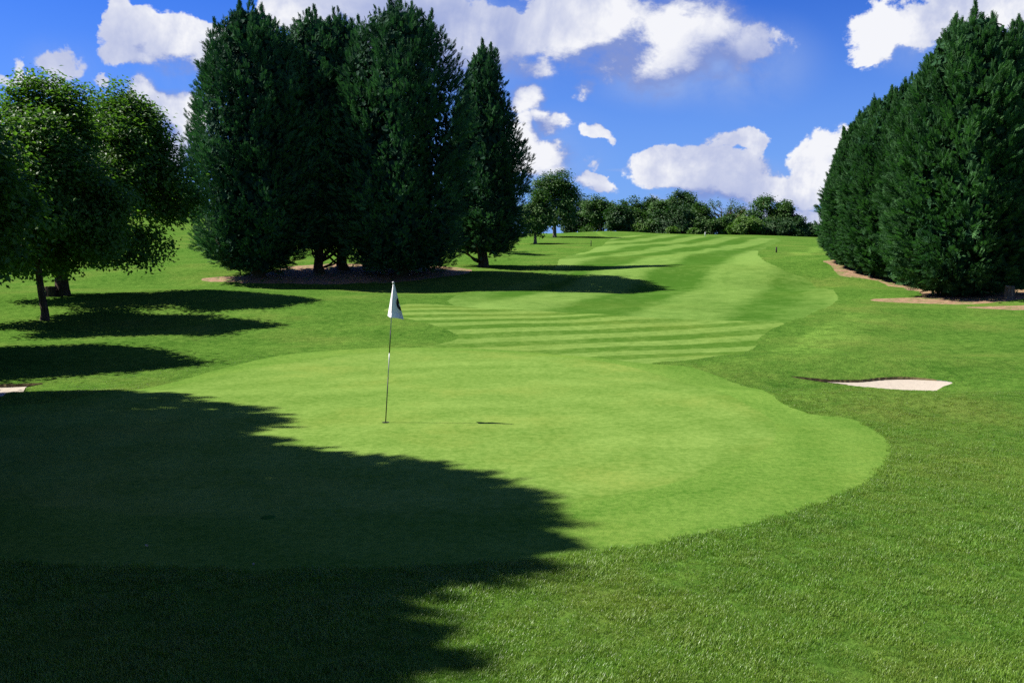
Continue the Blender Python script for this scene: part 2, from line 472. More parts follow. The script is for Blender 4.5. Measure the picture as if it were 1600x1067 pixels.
COLLAR = [(-450, 700), (-160, 650), (0, 634), (110, 625), (230, 606), (290, 592), (350, 575), (440, 555), (560, 545), (700, 543.5), (800, 548),
          (900, 556), (1000, 567), (1075, 573), (1110, 583), (1165, 604), (1220, 628), (1262, 645), (1330, 655), (1372, 675), (1391, 700),
          (1376, 735), (1325, 770), (1230, 803), (1120, 830), (1000, 853), (850, 872), (650, 885), (450, 889), (220, 886), (0, 874), (-300, 830)]
APPROACH = [(560, 548), (620, 546), (668, 541), (712, 531), (716, 525), (700, 516), (660, 503), (620, 494), (600, 484), (640, 475), (700, 477), (790, 483), (900, 489),
            (1000, 495), (1100, 500), (1180, 502), (1225, 505), (1203, 516), (1184, 530), (1182, 541), (1150, 553), (1090, 561), (1020, 567),
            (985, 580), (800, 560)]
FAIRWAY = [(720, 480), (700, 470), (735, 458), (800, 446), (850, 432), (870, 415), (880, 403), (905, 396), (925, 390), (942, 383), (950, 376), (966, 370.5), (1000, 367.5), (1060, 367.5),
           (1140, 370.5), (1217, 374), (1212, 380), (1190, 391), (1184, 399), (1196, 409), (1225, 423), (1262, 437), (1295, 452), (1309, 465), (1296, 478),
           (1260, 494), (1225, 505), (1185, 512), (1100, 512), (850, 500)]
SAND_R = [(1236, 588.5), (1252, 589.8), (1275, 592), (1310, 594), (1345, 594), (1375, 590.5), (1415, 589.5), (1450, 592), (1488, 597.5), (1475, 603),
          (1457, 611), (1410, 609), (1360, 605), (1310, 600), (1275, 595.5), (1250, 591.5)]
SAND_L = [(-110, 607), (-40, 601), (10, 601), (45, 599.5), (66, 600), (40, 606), (5, 618), (-40, 622), (-100, 618)]
DIRT_L = [(312, 436.5), (330, 433), (380, 430.5), (425, 425), (455, 416), (520, 412), (600, 414), (700, 417), (735, 421), (730, 427), (690, 433), (630, 440), (560, 443),
          (470, 443), (380, 442), (330, 440)]
DIRT_R = [(1286, 407), (1312, 406), (1345, 411), (1400, 424), (1440, 440), (1480, 452), (1530, 447), (1580, 446), (1605, 452), (1640, 455), (1620, 463), (1560, 472), (1500, 475.5),
          (1430, 474), (1362, 470), (1366, 467), (1405, 466), (1440, 463), (1438, 458), (1412, 450), (1380, 444), (1372, 439), (1345, 435), (1312, 431), (1305, 422), (1297, 414)]
DIRT_E = [(1505, 480), (1545, 478.5), (1600, 477), (1680, 476), (1700, 482), (1600, 484.5), (1550, 483)]
polys = {
    'sand_r': smooth_poly(SAND_R, step=.05, wig=.006), 'sand_l': smooth_poly(SAND_L, step=.06, wig=.006),
    'dirt_l': smooth_poly(DIRT_L, step=.2, wig=.06), 'dirt_r': smooth_poly(DIRT_R, step=.2, wig=.05), 'dirt_e': smooth_poly(DIRT_E, step=.2, wig=.04),
    'green': smooth_poly(GREEN, wig=.004), 'collar': smooth_poly(COLLAR, wig=.012),
    'approach': smooth_poly(APPROACH, wig=.015), 'fairway': smooth_poly(FAIRWAY, wig=.03),
}
def inside(P, X, Y):
    r = np.zeros(X.shape, bool)
    x0, y0 = P[:, 0], P[:, 1]; x1, y1 = np.roll(x0, -1), np.roll(y0, -1)
    sel = (X >= x0.min()) & (X <= x0.max()) & (Y >= y0.min()) & (Y <= y0.max())
    xs, ys = X[sel], Y[sel]; q = np.zeros(xs.shape, bool)
    for i in range(len(P)):
        if y0[i] == y1[i]: continue
        c = ((y0[i] > ys) != (y1[i] > ys)) & (xs < (x1[i]-x0[i])*(ys-y0[i])/(y1[i]-y0[i])+x0[i])
        q ^= c
    r[sel] = q
    return r
def edge_dist(P, X, Y):
    x0, y0 = P[:, 0], P[:, 1]; x1, y1 = np.roll(x0, -1), np.roll(y0, -1)
    D = np.full(X.shape, 1e9)
    for i in range(len(P)):
        dx, dy = x1[i]-x0[i], y1[i]-y0[i]; L = dx*dx+dy*dy+1e-12
        t = np.clip(((X-x0[i])*dx+(Y-y0[i])*dy)/L, 0, 1)
        D = np.minimum(D, (X-x0[i]-t*dx)**2+(Y-y0[i]-t*dy)**2)
    return np.sqrt(D)
def build_ground():
    pts = []
    # fine wedge ahead
    r = 3.2; k = 0
    while r < 330:
        n = int(1.40/.0075)
        th = np.linspace(-.70, .70, n) + (k % 2)*.5*1.40/n
        pts.append(np.stack([np.sin(th)*r, np.cos(th)*r], 1)); r *= 1.0105; k += 1
    # coarse elsewhere
    r = .6
    while r < 6500:
        th = np.linspace(.74, 2*math.pi-.74, 70); pts.append(np.stack([np.sin(th)*r, np.cos(th)*r], 1))
        if r < 3.1 or r > 335:
            th = np.linspace(-.7, .7, 26 if r < 3.1 else 60); pts.append(np.stack([np.sin(th)*r, np.cos(th)*r], 1))
        r *= 1.055
    pts = np.concatenate(pts)
    V = [Vector((float(a), float(b))) for a, b in pts]; E = []
    for P in polys.values():
        o = len(V); n = len(P)
        V += [Vector((float(a), float(b))) for a, b in P]
        E += [(o+i, o+(i+1) % n) for i in range(n)]
    vo, eo, fo, _, _, _ = delaunay_2d_cdt(V, E, [], 0, 1e-6, False)
    XY = np.array([(v.x, v.y) for v in vo]); F = np.array(fo, int)
    cen = XY[F].mean(1)
    reg = np.zeros(len(F), int)
    order = [('fairway', 1), ('approach', 2), ('collar', 3), ('green', 4), ('dirt_l', 5), ('dirt_r', 5), ('dirt_e', 5), ('sand_r', 6), ('sand_l', 6)]
    for nm, code in order: reg[inside(polys[nm], cen[:, 0], cen[:, 1])] = code
    Z = ground_z(XY[:, 0], XY[:, 1])
    e = .12
    nx = -(ground_z(XY[:, 0]+e, XY[:, 1])-ground_z(XY[:, 0]-e, XY[:, 1]))/(2*e)
    ny = -(ground_z(XY[:, 0], XY[:, 1]+e)-ground_z(XY[:, 0], XY[:, 1]-e))/(2*e)
    NR = np.stack([nx, ny, np.ones_like(nx)], 1); NR /= np.linalg.norm(NR, axis=1)[:, None]
    names = {0: 'rough_grass_ground', 1: 'fairway_ground', 2: 'approach_ground', 3: 'collar_ground', 4: 'putting_green_ground', 5: 'bare_earth_ground', 6: 'bunker_sand_ground'}
    for code, nm in names.items():
        f = F[reg == code]
        if len(f) == 0: continue
        u, inv = np.unique(f, return_inverse=True); f2 = inv.reshape(f.shape)
        z = Z[u].copy()
        attr = {}
        if code == 6:
            z = z.copy()
            for nm_ in ('sand_r', 'sand_l'):
                Pn = polys[nm_]; c0 = Pn.mean(0)
                near = np.hypot(XY[u, 0]-c0[0], XY[u, 1]-c0[1]) < 6
                z[near] -= .004+.050*sst(c0[1]-.25, Pn[:, 1].max(), XY[u, 1][near])
        if code == 1:
            d = np.minimum(edge_dist(polys['fairway'], XY[u, 0], XY[u, 1]), edge_dist(polys['approach'], XY[u, 0], XY[u, 1])*0+99)
            attr['edge'] = d
        if code in (3, 4): attr['edge'] = np.minimum(edge_dist(polys['green'], XY[u, 0], XY[u, 1]), 5)
        o = mesh_np(nm, np.column_stack([XY[u], z]), f2, GM[code], None, True, attr or None)
        o.data.normals_split_custom_set_from_vertices([tuple(n) for n in NR[u]])
        tag(o, kind='structure')
    for nm in ('sand_r', 'sand_l'):
        P = polys[nm]; z = ground_z(P[:, 0], P[:, 1]); n = len(P)
        rs = np.random.RandomState(3); dj = rs.normal(0, .002, (n, 2))
        cen2 = P.mean(0); inw = (cen2-P); inw /= np.linalg.norm(inw, axis=1)[:, None]+1e-9
        bk = P[:, 1] > P.mean(0)[1]-.02
        V = np.concatenate([np.column_stack([P, z+(.010+rs.uniform(0, .004, n))*bk-.002*(~bk)]), np.column_stack([P+(inw*.012+dj)*bk[:, None], z-.03*bk-.004*(~bk)]), np.column_stack([P+inw*.004, z-.10])])
        i = np.arange(n); j = (i+1) % n
        Fq = np.concatenate([np.stack([i, j, j+n, i+n], 1), np.stack([i+n, j+n, j+2*n, i+2*n], 1)])
        o = mesh_np('bunker_lip', V, Fq, M['soil'], None, False); tag(o, kind='structure')
    return XY, F, reg

M = {}
M['soil'] = simple_mat('soil', (.13, .105, .05), .95, .1, .4, 25, .5)
dA = stripe_dir((805, 533), (1177, 514))
dF = stripe_dir((1000, 425), (1195, 377))
dF2 = stripe_dir((960, 411), (1180, 377))
GRN = dict(ca=(.088, .215, .024), cb=(.205, .36, .050), yellow=(.27, .35, .055))
GM = {}
GM[4] = turf_mat('putting_green_turf', (.060, .120, .017), (.132, .202, .042), (.152, .182, .036), bump=.6, bscale=95, bdist=.006,
                 mid=(.45, 3.2), fine=(9, 1.0), yamt=.55, yscale=.28, stripes=[(Vector((0, 14, 0)), Vector((.97, .24)), 1.9, .07, .6, 1.5)], rings=(-.5, 13, 1.15, .08), edge=(0, .5, -.22))
GM[3] = turf_mat('collar_turf', (.042, .103, .012), (.106, .178, .031), (.122, .165, .028), bump=.8, bscale=70, bdist=.010,
                 mid=(.5, 3.2), fine=(12, 1.1), yamt=.35, rings=(-.5, 13, 1.15, .11), edge=(0, .5, .16))
GM[2] = turf_mat('approach_turf', (.040, .092, .011), (.110, .174, .036), (.12, .155, .028), bump=.6, bscale=40, bdist=.015,
                 mid=(.3, 1.8), fine=(4, .9), yamt=.40, yscale=.2, stripes=[(dA[0], dA[1], 1.7, .36, .30, .15)])
GM[1] = turf_mat('fairway_turf', (.034, .086, .010), (.092, .158, .031), (.10, .135, .025), bump=.6, bscale=30, bdist=.02,
                 mid=(.10, .8), fine=(1.8, .8), yamt=.35, yscale=.08,
                 stripes=[(dF[0], dF[1], 6.8, .48, .6, 1.2)], edge=(.7, 2.0, .45))
stk = [(ground(1215, 560), ground(1345, 480), .5, .5), (ground(1240, 572), ground(1372, 487), .4, .5), (ground(1180, 566), ground(1310, 500), .3, .35),
       (ground(1235, 405), ground(1280, 385), .9, .8), (ground(1228, 392), ground(1275, 402), .9, .6), (ground(915, 362), ground(985, 380), .7, .6)]
GM[0] = turf_mat('rough_turf', (.024, .070, .008), (.084, .158, .024), (.118, .132, .030), bump=1.0, bscale=24, bdist=.04,
                 mid=(.22, 1.6), fine=(4.5, 1.2), yamt=.5, yscale=.22, streak=stk,
                 stripes=[(Vector((0, 0, 0)), Vector((.99, .12)), 4.3, .05, .6, 6)])
def earth_mat():
    m, t, b = new_mat('dry_needle_earth')
    geo = t.nodes.new('ShaderNodeNewGeometry'); pos = geo.outputs['Position']
    f = mapr(t, noise(t, pos, 5, 6, .7), .3, .7)
    c = mixc(t, f, (.13, .076, .044), (.27, .175, .105))
    g = mapr(t, math_n(t, 'ADD', noise(t, pos, 1.6, 7, .76), 0.0), .50, .62, 0, .85)
    c = mixc(t, g, c, (.06, .12, .015))
    t.links.new(c, b.inputs['Base Color']); b.inputs['Roughness'].default_value = .95; b.inputs['Specular IOR Level'].default_value = .1
    bn = t.nodes.new('ShaderNodeBump'); bn.inputs['Strength'].default_value = .8; bn.inputs['Distance'].default_value = .03
    t.links.new(noise(t, pos, 22, 5, .7), bn.inputs['Height']); t.links.new(bn.outputs[0], b.inputs['Normal'])
    return m
GM[5] = earth_mat()
def sand_mat():
    m, t, b = new_mat('pale_sand')
    geo = t.nodes.new('ShaderNodeNewGeometry'); pos = geo.outputs['Position']
    f = noise(t, pos, 14, 6, .75)
    c = mixc(t, f, (.22, .185, .14), (.35, .305, .24))
    sp = mapr(t, noise(t, pos, 45, 2, .5), .70, .76, 0, .8)
    c = mixc(t, sp, c, (.12, .09, .06))
    t.links.new(c, b.inputs['Base Color']); b.inputs['Roughness'].default_value = .95
    bn = t.nodes.new('ShaderNodeBump'); bn.inputs['Strength'].default_value = .6; bn.inputs['Distance'].default_value = .03
    t.links.new(noise(t, pos, 7, 5, .6), bn.inputs['Height']); t.links.new(bn.outputs[0], b.inputs['Normal'])
    return m
GM[6] = sand_mat()
build_ground()

# ------------------------------------------------------------------ grass blades in the near rough
def grass_tuft(rs, n, rad, hmin, hmax, w):
    V = []; F = []
    for i in range(n):
        a = rs.uniform(0, 6.28); r = rad*math.sqrt(rs.uniform()); x, y = r*math.cos(a), r*math.sin(a)
        h = rs.uniform(hmin, hmax); az = rs.uniform(0, 6.28); ln = rs.uniform(.15, 1.1)*h
        dx, dy = math.cos(az), math.sin(az); px, py = -dy*w, dx*w
        o = len(V)
        V += [(x-px, y-py, -.006), (x+px, y+py, -.006), (x+px*.8+dx*ln*.35, y+py*.8+dy*ln*.35, h*.6), (x-px*.8+dx*ln*.35, y-py*.8+dy*ln*.35, h*.6),
              (x+dx*ln, y+dy*ln, h)]
        F += [(o, o+1, o+2, o+3), (o+3, o+2, o+4, o+4)]
    return np.array(V), np.array(F)
def blade_mat(name, ca, cb, yellow, yamt):
    m, t, b = new_mat(name)
    geo = t.nodes.new('ShaderNodeNewGeometry'); pos = geo.outputs['Position']
    c, f, fn = turf_nodes(t, pos, ca, cb, yellow, mid=(.22, 1.6), fine=(45, .9), yamt=yamt, yscale=.22)
    oi = t.nodes.new('ShaderNodeObjectInfo')
    c = mixc(t, mapr(t, oi.outputs['Random'], 0, 1, 0, .35, False), c, yellow)
    t.links.new(c, b.inputs['Base Color']); b.inputs['Roughness'].default_value = .42; b.inputs['Specular IOR Level'].default_value = .35
    tr = t.nodes.new('ShaderNodeBsdfTranslucent'); t.links.new(mixc(t, 1.0, c, (1.1, 1.3, .6), 'MULTIPLY'), tr.inputs['Color'])
    mx = t.nodes.new('ShaderNodeMixShader'); mx.inputs[0].default_value = .32
    t.links.new(b.outputs[0], mx.inputs[1]); t.links.new(tr.outputs[0], mx.inputs[2])
    t.links.new(mx.outputs[0], t.nodes['Material Output'].inputs['Surface'])
    return m
def scatter(name, P, scl, protos, mat, seed):
    """one object: a point cloud mesh with a geometry-nodes modifier that stands a tuft on each point"""
    col = bpy.data.collections.new(name+'_tufts')
    for i, (V, F) in enumerate(protos):
        tri = F[:, 2] == F[:, 3]
        me = mesh_np('grass_tuft', V, [F[~tri], F[tri][:, :3]], mat, link=False)
        ob = bpy.data.objects.new('grass_tuft', me); col.objects.link(ob)
    me = bpy.data.meshes.new(name); me.vertices.add(len(P)); me.vertices.foreach_set('co', np.asarray(P, np.float32).ravel())
    at = me.attributes.new('scl', 'FLOAT', 'POINT'); at.data.foreach_set('value', np.asarray(scl, np.float32))
    me.materials.append(mat)
    o = bpy.data.objects.new(name, me); C.objects.link(o)
    g = bpy.data.node_groups.new(name, 'GeometryNodeTree')
    g.interface.new_socket('Geometry', in_out='INPUT', socket_type='NodeSocketGeometry')
    g.interface.new_socket('Geometry', in_out='OUTPUT', socket_type='NodeSocketGeometry')
    gi = g.nodes.new('NodeGroupInput'); go = g.nodes.new('NodeGroupOutput')
    ci = g.nodes.new('GeometryNodeCollectionInfo'); ci.inputs['Collection'].default_value = col
    ci.inputs['Separate Children'].default_value = True; ci.inputs['Reset Children'].default_value = True
    ip = g.nodes.new('GeometryNodeInstanceOnPoints'); ip.inputs['Pick Instance'].default_value = True
    rv = g.nodes.new('FunctionNodeRandomValue'); rv.data_type = 'FLOAT_VECTOR'; rv.inputs['Min'].default_value = (-.12, -.12, 0); rv.inputs['Max'].default_value = (.12, .12, 6.28)
    rv.inputs['Seed'].default_value = seed
    na = g.nodes.new('GeometryNodeInputNamedAttribute'); na.data_type = 'FLOAT'; na.inputs['Name'].default_value = 'scl'
    L = g.links.new
    L(gi.outputs[0], ip.inputs['Points']); L(ci.outputs[0], ip.inputs['Instance'])
    L(rv.outputs['Value'], ip.inputs['Rotation']); L(na.outputs['Attribute'], ip.inputs['Scale'])
    L(ip.outputs[0], go.inputs[0])
    md = o.modifiers.new('tufts', 'NODES'); md.node_group = g
    return tag(o, kind='stuff')
rs = np.random.RandomState(11)
protos = [grass_tuft(rs, 78, .075, .010, .033, .0015) for _ in range(6)]
P = []
r = 4.0
while r < 23:
    dr = r*.03
    dens_ = 300 if r < 10 else 300*(10/r)**1.4
    half = .62
    n = int(dens_*2*half*r*dr)
    th = rs.uniform(-half, half, n); rr = rs.uniform(r, r+dr, n)
    P.append(np.stack([np.sin(th)*rr, np.cos(th)*rr], 1)); r += dr
P = np.concatenate(P)
X, Y = P[:, 0], P[:, 1]
keep = ~(inside(polys['collar'], X, Y) | inside(polys['approach'], X, Y) | inside(polys['sand_r'], X, Y) | inside(polys['sand_l'], X, Y))
P = P[keep]; rr = np.hypot(P[:, 0], P[:, 1])
dist_c = edge_dist(polys['collar'], P[:, 0], P[:, 1])
M['blade'] = blade_mat('rough_blade', (.042, .124, .009), (.150, .300, .029), (.19, .19, .035), .50)
cl = sum(np.sin(P[:, 0]*a+P[:, 1]*b+c) for a, b, c in ((5.1, 2.2, 1), (-3.3, 6.4, 2), (9.7, -4.1, .4), (2.1, -2.9, 3), (-8.3, -7.7, 5)))/5
scl = rs.uniform(.65, 1.3, len(P))*(1+.5*cl)*(1-.72*sst(9, 22, rr))
g_rough = scatter('rough_grass', np.column_stack([P, ground_z(P[:, 0], P[:, 1])]), scl, protos, M['blade'], 3)
# ------------------------------------------------------------------ foliage builders
def frames(D, rs):
    """orthonormal frames (n,3,3): rows side, axis, normal for axis directions D with a random roll"""
    D = D/np.linalg.norm(D, axis=1)[:, None]
    ref = rs.normal(size=D.shape); S = np.cross(D, ref); S /= np.linalg.norm(S, axis=1)[:, None]+1e-9
    Nn = np.cross(S, D)
    return S, D, Nn
def leaf_quads(P, Nrm, S, rs, val, asp=.62):
    """kite shaped leaves, slightly folded along the midrib into two triangles"""
    n = len(P); S_, A_, N_ = frames(Nrm, rs)         # A_ = normal of the leaf
    tipd, sd = S_, N_
    b = P; tp = P+tipd*S[:, None]
    l = P+tipd*S[:, None]*.45+sd*S[:, None]*asp*.5+A_*S[:, None]*.12
    r = P+tipd*S[:, None]*.45-sd*S[:, None]*asp*.5+A_*S[:, None]*.12
    V = np.stack([b, l, tp, r], 1).reshape(-1, 3)
    F = (np.arange(n)*4)[:, None]+np.array([[0, 1, 2, 3]])
    return V, F, np.repeat(val, 4)
def spray_proto(nf=4, w=.040):
    V = []; F = []
    def blade(b, d, L, wd, z0=0, z1=0):
        d = np.array(d)/np.linalg.norm(d); s = np.array([-d[1], d[0]])
        o = len(V); b = np.array(b)
        a1 = b+d*L*.35+s*wd; a2 = b+d*L; a3 = b+d*L*.35-s*wd
        V.extend([(b[0], b[1], z0), (a1[0], a1[1], (z0+z1)/2+.02), (a2[0], a2[1], z1), (a3[0], a3[1], (z0+z1)/2-.02)])
        F.append((o, o+1, o+2, o+3))
    blade((0, 0), (0, 1), 1.0, w*1.3, 0, -.08)
    for i in range(nf):
        s = .12+.62*i/(nf-1)
        for sg in (-1, 1):
            blade((0, s), (sg*.75, 1), .46*(1-.55*s), w*1.25, -.02, -.10+.03*sg)
    return np.array(V), np.array(F)
SPV, SPF = spray_proto()
def place_sprays(P, D, L, rs, val, proto=(SPV, SPF)):
    pv, pf = proto
    S, A, Nn = frames(D, rs)
    n = len(P)
    V = P[:, None, :] + L[:, None, None]*(pv[None, :, 0, None]*S[:, None] + pv[None, :, 1, None]*A[:, None] + pv[None, :, 2, None]*Nn[:, None])
    F = pf[None]+(np.arange(n)*len(pv))[:, None, None]
    return V.reshape(-1, 3), F.reshape(-1, 4), np.repeat(val, len(pv))
def rot_cone(D, ang, rs):
    n = rs.normal(size=D.shape)*np.tan(ang) if np.ndim(ang) == 0 else rs.normal(size=D.shape)*np.tan(ang)[:, None]
    o = D+n*.6
    return o/np.linalg.norm(o, axis=1)[:, None]
def env(t, prof):
    return np.interp(t, [p[0] for p in prof], [p[1] for p in prof])
LEY = [(0, .62), (.05, .84), (.12, .95), (.25, 1.0), (.45, .99), (.60, .97), (.74, .89), (.85, .74), (.93, .53), (1.0, .20)]
def conifer(name, loc, H, Rm, mat, label, cat, group=None, seed=1, cb=.5, nplume=260, nspr=17, prof=LEY, leaders=5, trunk_r=.3, bark='bark', ysc=1.0, lowtrunk=True, spr=.43, multi=0):
    rs = np.random.RandomState(seed)
    root = empty(name, loc, label, cat, group)
    ph = rs.uniform(0, 6.28, 4)
    def lump(th, t):
        return 1+.07*np.sin(3*th+ph[0]+2*t)+.07*np.sin(5*th+ph[1]-3*t)+.07*np.sin(9*th+ph[2]+5*t)+.035*np.sin(14*t+ph[3]+2*th)
    nplume = int(nplume*2.7)
    tt = []
    while len(tt) < nplume:
        t = rs.uniform(0, 1); 
        if rs.uniform() < env(t, prof)+.12: tt.append(t)
    tt = np.array(tt); th = rs.uniform(0, 6.28, nplume)
    Rr = Rm*env(tt, prof)*lump(th, tt)
    z = cb+(H-cb)*tt*.94
    out = np.stack([np.cos(th), np.sin(th)*ysc, np.zeros_like(th)], 1)
    up = .25+1.1*tt+rs.normal(0, .15, nplume)
    Dp = out*(1.05-.6*tt)[:, None]+np.array([0, 0, 1.])*up[:, None]
    Dp += rs.normal(0, .18, Dp.shape); Dp /= np.linalg.norm(Dp, axis=1)[:, None]
    Lp = rs.uniform(.75, 1.75, nplume)*np.clip(H/15, .6, 1.15)*(1-.25*tt)
    tip = out*Rr[:, None]*(rs.uniform(.84, 1.02, nplume)+.10*(rs.uniform(size=nplume) > .85))[:, None]; tip[:, 2] = z
    tip = tip + Dp*Lp[:, None]*.18
    base = tip-Dp*Lp[:, None]
    pv = rs.uniform(0, 1, nplume)**1.3
    s = rs.uniform(.0, 1.0, (nplume, nspr))
    Ps = base[:, None]+Dp[:, None]*Lp[:, None, None]*s[..., None]
    wid = (.34*(1-s)+.04)*Lp[:, None]
    Ps = Ps+rs.normal(size=Ps.shape)*wid[..., None]*.45
    Ds = np.repeat(Dp[:, None], nspr, 1).reshape(-1, 3)
    sp = s.reshape(-1)
    side = Ps.reshape(-1, 3)-(base[:, None]+Dp[:, None]*Lp[:, None, None]*s[..., None]).reshape(-1, 3)
    Ds = Ds+side*1.1/np.maximum(.3, np.linalg.norm(side, axis=1))[:, None]*(.75-.4*sp)[:, None]
    Ds += rs.normal(0, .16, Ds.shape)
    Ls = rs.uniform(.75, 1.2, len(Ds))*spr*(1-.35*sp)
    vals = np.clip(np.repeat(pv, nspr)*.7+rs.uniform(0, .35, len(Ds)), 0, 1)
    parts = [(Ps.reshape(-1, 3), Ds, Ls, vals)]
    # leaders at the top
    for k in range(leaders+4):
        a = rs.uniform(0, 6.28); rr = Rm*rs.uniform(.08, .60)*(0 if k == 0 else 1)
        hh = H*(1 if k == 0 else rs.uniform(.955, 1.0)-.13*(rr/Rm)**1.5)
        Lh = H*rs.uniform(.14, .2)
        n = 150
        s = rs.uniform(0, 1, n)
        b = np.array([rr*math.cos(a)*.85, rr*math.sin(a)*.85, hh-Lh]); tp = np.array([rr*math.cos(a), rr*math.sin(a), hh-.3*spr])
        ax = b+(tp-b)*s[:, None]
        aa = rs.uniform(0, 6.28, n); o2 = np.stack([np.cos(aa), np.sin(aa), np.zeros(n)], 1)
        rad = (1-s)**1.0*Rm*.15
        Pk = ax+o2*(rad*rs.uniform(.2, 1, n))[:, None]
        Dk = o2*(.75*(1-s)+.18)[:, None]+np.array([0, 0, 1.])+rs.normal(0, .1, (n, 3))
        parts.append((Pk, Dk, rs.uniform(.7, 1.1, n)*spr*(1-.3*s), rs.uniform(.2, 1, n)))
    P_, D_, L_, v_ = [np.concatenate([p[i] for p in parts]) for i in range(4)]
    low = P_[:, 2] < .25
    P_[low, 2] = .25+rs.uniform(0, .3, low.sum())
    V, F, A = place_sprays(P_, D_, L_, rs, v_)
    # dense inner foliage that stops one seeing through
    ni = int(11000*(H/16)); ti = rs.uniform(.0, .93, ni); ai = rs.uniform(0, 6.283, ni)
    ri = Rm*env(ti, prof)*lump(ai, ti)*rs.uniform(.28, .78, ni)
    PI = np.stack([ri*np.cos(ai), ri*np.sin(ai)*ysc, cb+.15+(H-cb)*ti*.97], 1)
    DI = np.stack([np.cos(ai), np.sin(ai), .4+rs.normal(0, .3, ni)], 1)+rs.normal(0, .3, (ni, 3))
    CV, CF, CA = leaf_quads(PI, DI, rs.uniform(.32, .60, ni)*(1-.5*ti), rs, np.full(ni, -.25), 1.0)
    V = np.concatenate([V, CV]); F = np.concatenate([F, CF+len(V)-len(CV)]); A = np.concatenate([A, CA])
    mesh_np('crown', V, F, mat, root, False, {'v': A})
    mb = MB()
    zz = np.array([-.25, 0, .35, 1.0, 2.2, H*.45, H*.8]); rad = trunk_r*np.array([1.7, 1.35, 1.1, 1.0, .9, .55, .15])
    wob = rs.normal(0, .05, (7, 2)); wob[:2] = 0
    mb.tube(np.column_stack([wob, zz]), rad, 10)
    for k in range(8+multi*6):
        a = rs.uniform(0, 6.28); z0 = rs.uniform(.15, 1.4); l = Rm*rs.uniform(.45, .75)
        p = np.array([[0, 0, z0], [math.cos(a)*l*.35, math.sin(a)*l*.35, z0+.25], [math.cos(a)*l*.75, math.sin(a)*l*.75, z0+.75], [math.cos(a)*l, math.sin(a)*l, z0+1.7]])
        p[1:, :2] += rs.normal(0, .06, (3, 2))
        mb.tube(p, [trunk_r*.28, trunk_r*.22, trunk_r*.16, .02], 6)
    mb.build('trunk', M[bark], root)
    return root
M['bark'] = bark_mat('conifer_bark', (.035, .022, .015), (.11, .075, .05))
M['bark_pale'] = bark_mat('pale_bark', (.05, .045, .035), (.17, .15, .12))
M['ley'] = leaf_mat('leylandii_foliage', (.010, .038, .020), (.060, .142, .058), .18, (1.0, 1.4, .7), .8, .08, .35)
M['ley_r'] = leaf_mat('leylandii_foliage_green', (.012, .044, .017), (.068, .155, .050), .25, (1.0, 1.4, .6), .8, .08, .35)

def place(px, py, top):
    g = ground(px, py); H = z_at(top, g.y)-g.z
    return g, H
LG = 'dark leylandii conifers standing together on bare earth in the middle'
def ley_at(px, py, top, Rpx, label, seed, mat='ley', group=LG, **kw):
    g, H = place(px, py, top)
    return conifer('leylandii_tree', (g.x, g.y, g.z-.03), H, Rpx/FPX*g.y, M[mat], label, 'conifer', group, seed, **kw)
ley_at(403, 432, -8, 102, 'tall broad dark conifer at the left end of the central clump, over pale earth', 21, nplume=420, leaders=7, trunk_r=.34,
       prof=[(0, .40), (.05, .68), (.12, .90), (.25, 1.0), (.42, .99), (.60, .92), (.74, .80), (.85, .64), (.93, .44), (1.0, .14)])
ley_at(499, 425, 8, 78, 'dark conifer with a thin bare trunk, second from the left in the central clump', 22, cb=1.6, nplume=280, leaders=5, trunk_r=.26, multi=1)
ley_at(536, 420, 10, 70, 'dark conifer at the back of the central clump, a short thick trunk under it', 23, cb=1.5, nplume=240, leaders=4, trunk_r=.3)
ley_at(627, 430, -12, 104, 'widest dark conifer of the central clump, above the flag, foliage reaching the ground', 24, nplume=430, leaders=8, trunk_r=.36)
ley_at(755, 417, 60, 68, 'separate dark conifer on one clear trunk, right of the central clump', 25, cb=1.1, nplume=300, leaders=3, trunk_r=.30, prof=[(0, .5), (.04, .78), (.1, .94), (.22, 1.02), (.4, 1.0), (.6, .82), (.78, .56), (.9, .34), (1, .12)])
HG = 'row of tall green conifers on the right, running away towards the hill'
ley_at(1502, 462, 2, 116, 'nearest and tallest green conifer of the right row, spiky twin top, skirted', 31, 'ley_r', HG, nplume=460, leaders=8, cb=.25, trunk_r=.3, prof=[(0, .45), (.05, .74), (.13, .95), (.3, 1.0), (.5, .96), (.66, .84), (.8, .68), (.92, .42), (1.0, .14)])
RNG = [(1437, 449, 90, 68, 'green conifer with a single spike top, second nearest of the right row'),
       (1402, 440, 118, 56, 'green conifer third from the camera in the right row'),
       (1373, 434, 138, 50, 'green conifer in the middle of the right row, fourth from the camera'),
       (1347, 428, 152, 44, 'green conifer fifth from the camera in the right row'),
       (1326, 420, 178, 40, 'green conifer last but one at the far end of the right row'),
       (1309, 411, 212, 33, 'shortest looking green conifer at the far left end of the right row')]
for i, (x, y, tp, w, lb) in enumerate(RNG):
    ley_at(x+9, y, tp-4, w, lb, 40+i, 'ley_r', HG, nplume=300, leaders=3, cb=.3, trunk_r=.22, prof=[(0, .38), (.05, .66), (.12, .88), (.22, .98), (.38, 1.0), (.55, .92), (.70, .76), (.83, .54), (.93, .32), (1.0, .10)])
ley_at(1640, 452, 2, 118, 'very dark conifer cut by the right edge of the photo, bare below its crown', 51, 'ley', None, nplume=420, leaders=6, cb=1.5, trunk_r=.4)
ley_at(1590, 424, 40, 70, 'dark conifer deep in shade behind the right edge tree', 52, 'ley', None, nplume=240, leaders=5, cb=1.0, trunk_r=.3)
ley_at(1700, 424, 30, 90, 'dark conifer beyond the right edge, behind the shaded lawn', 53, 'ley', None, nplume=240, leaders=5, cb=1.0, trunk_r=.3)
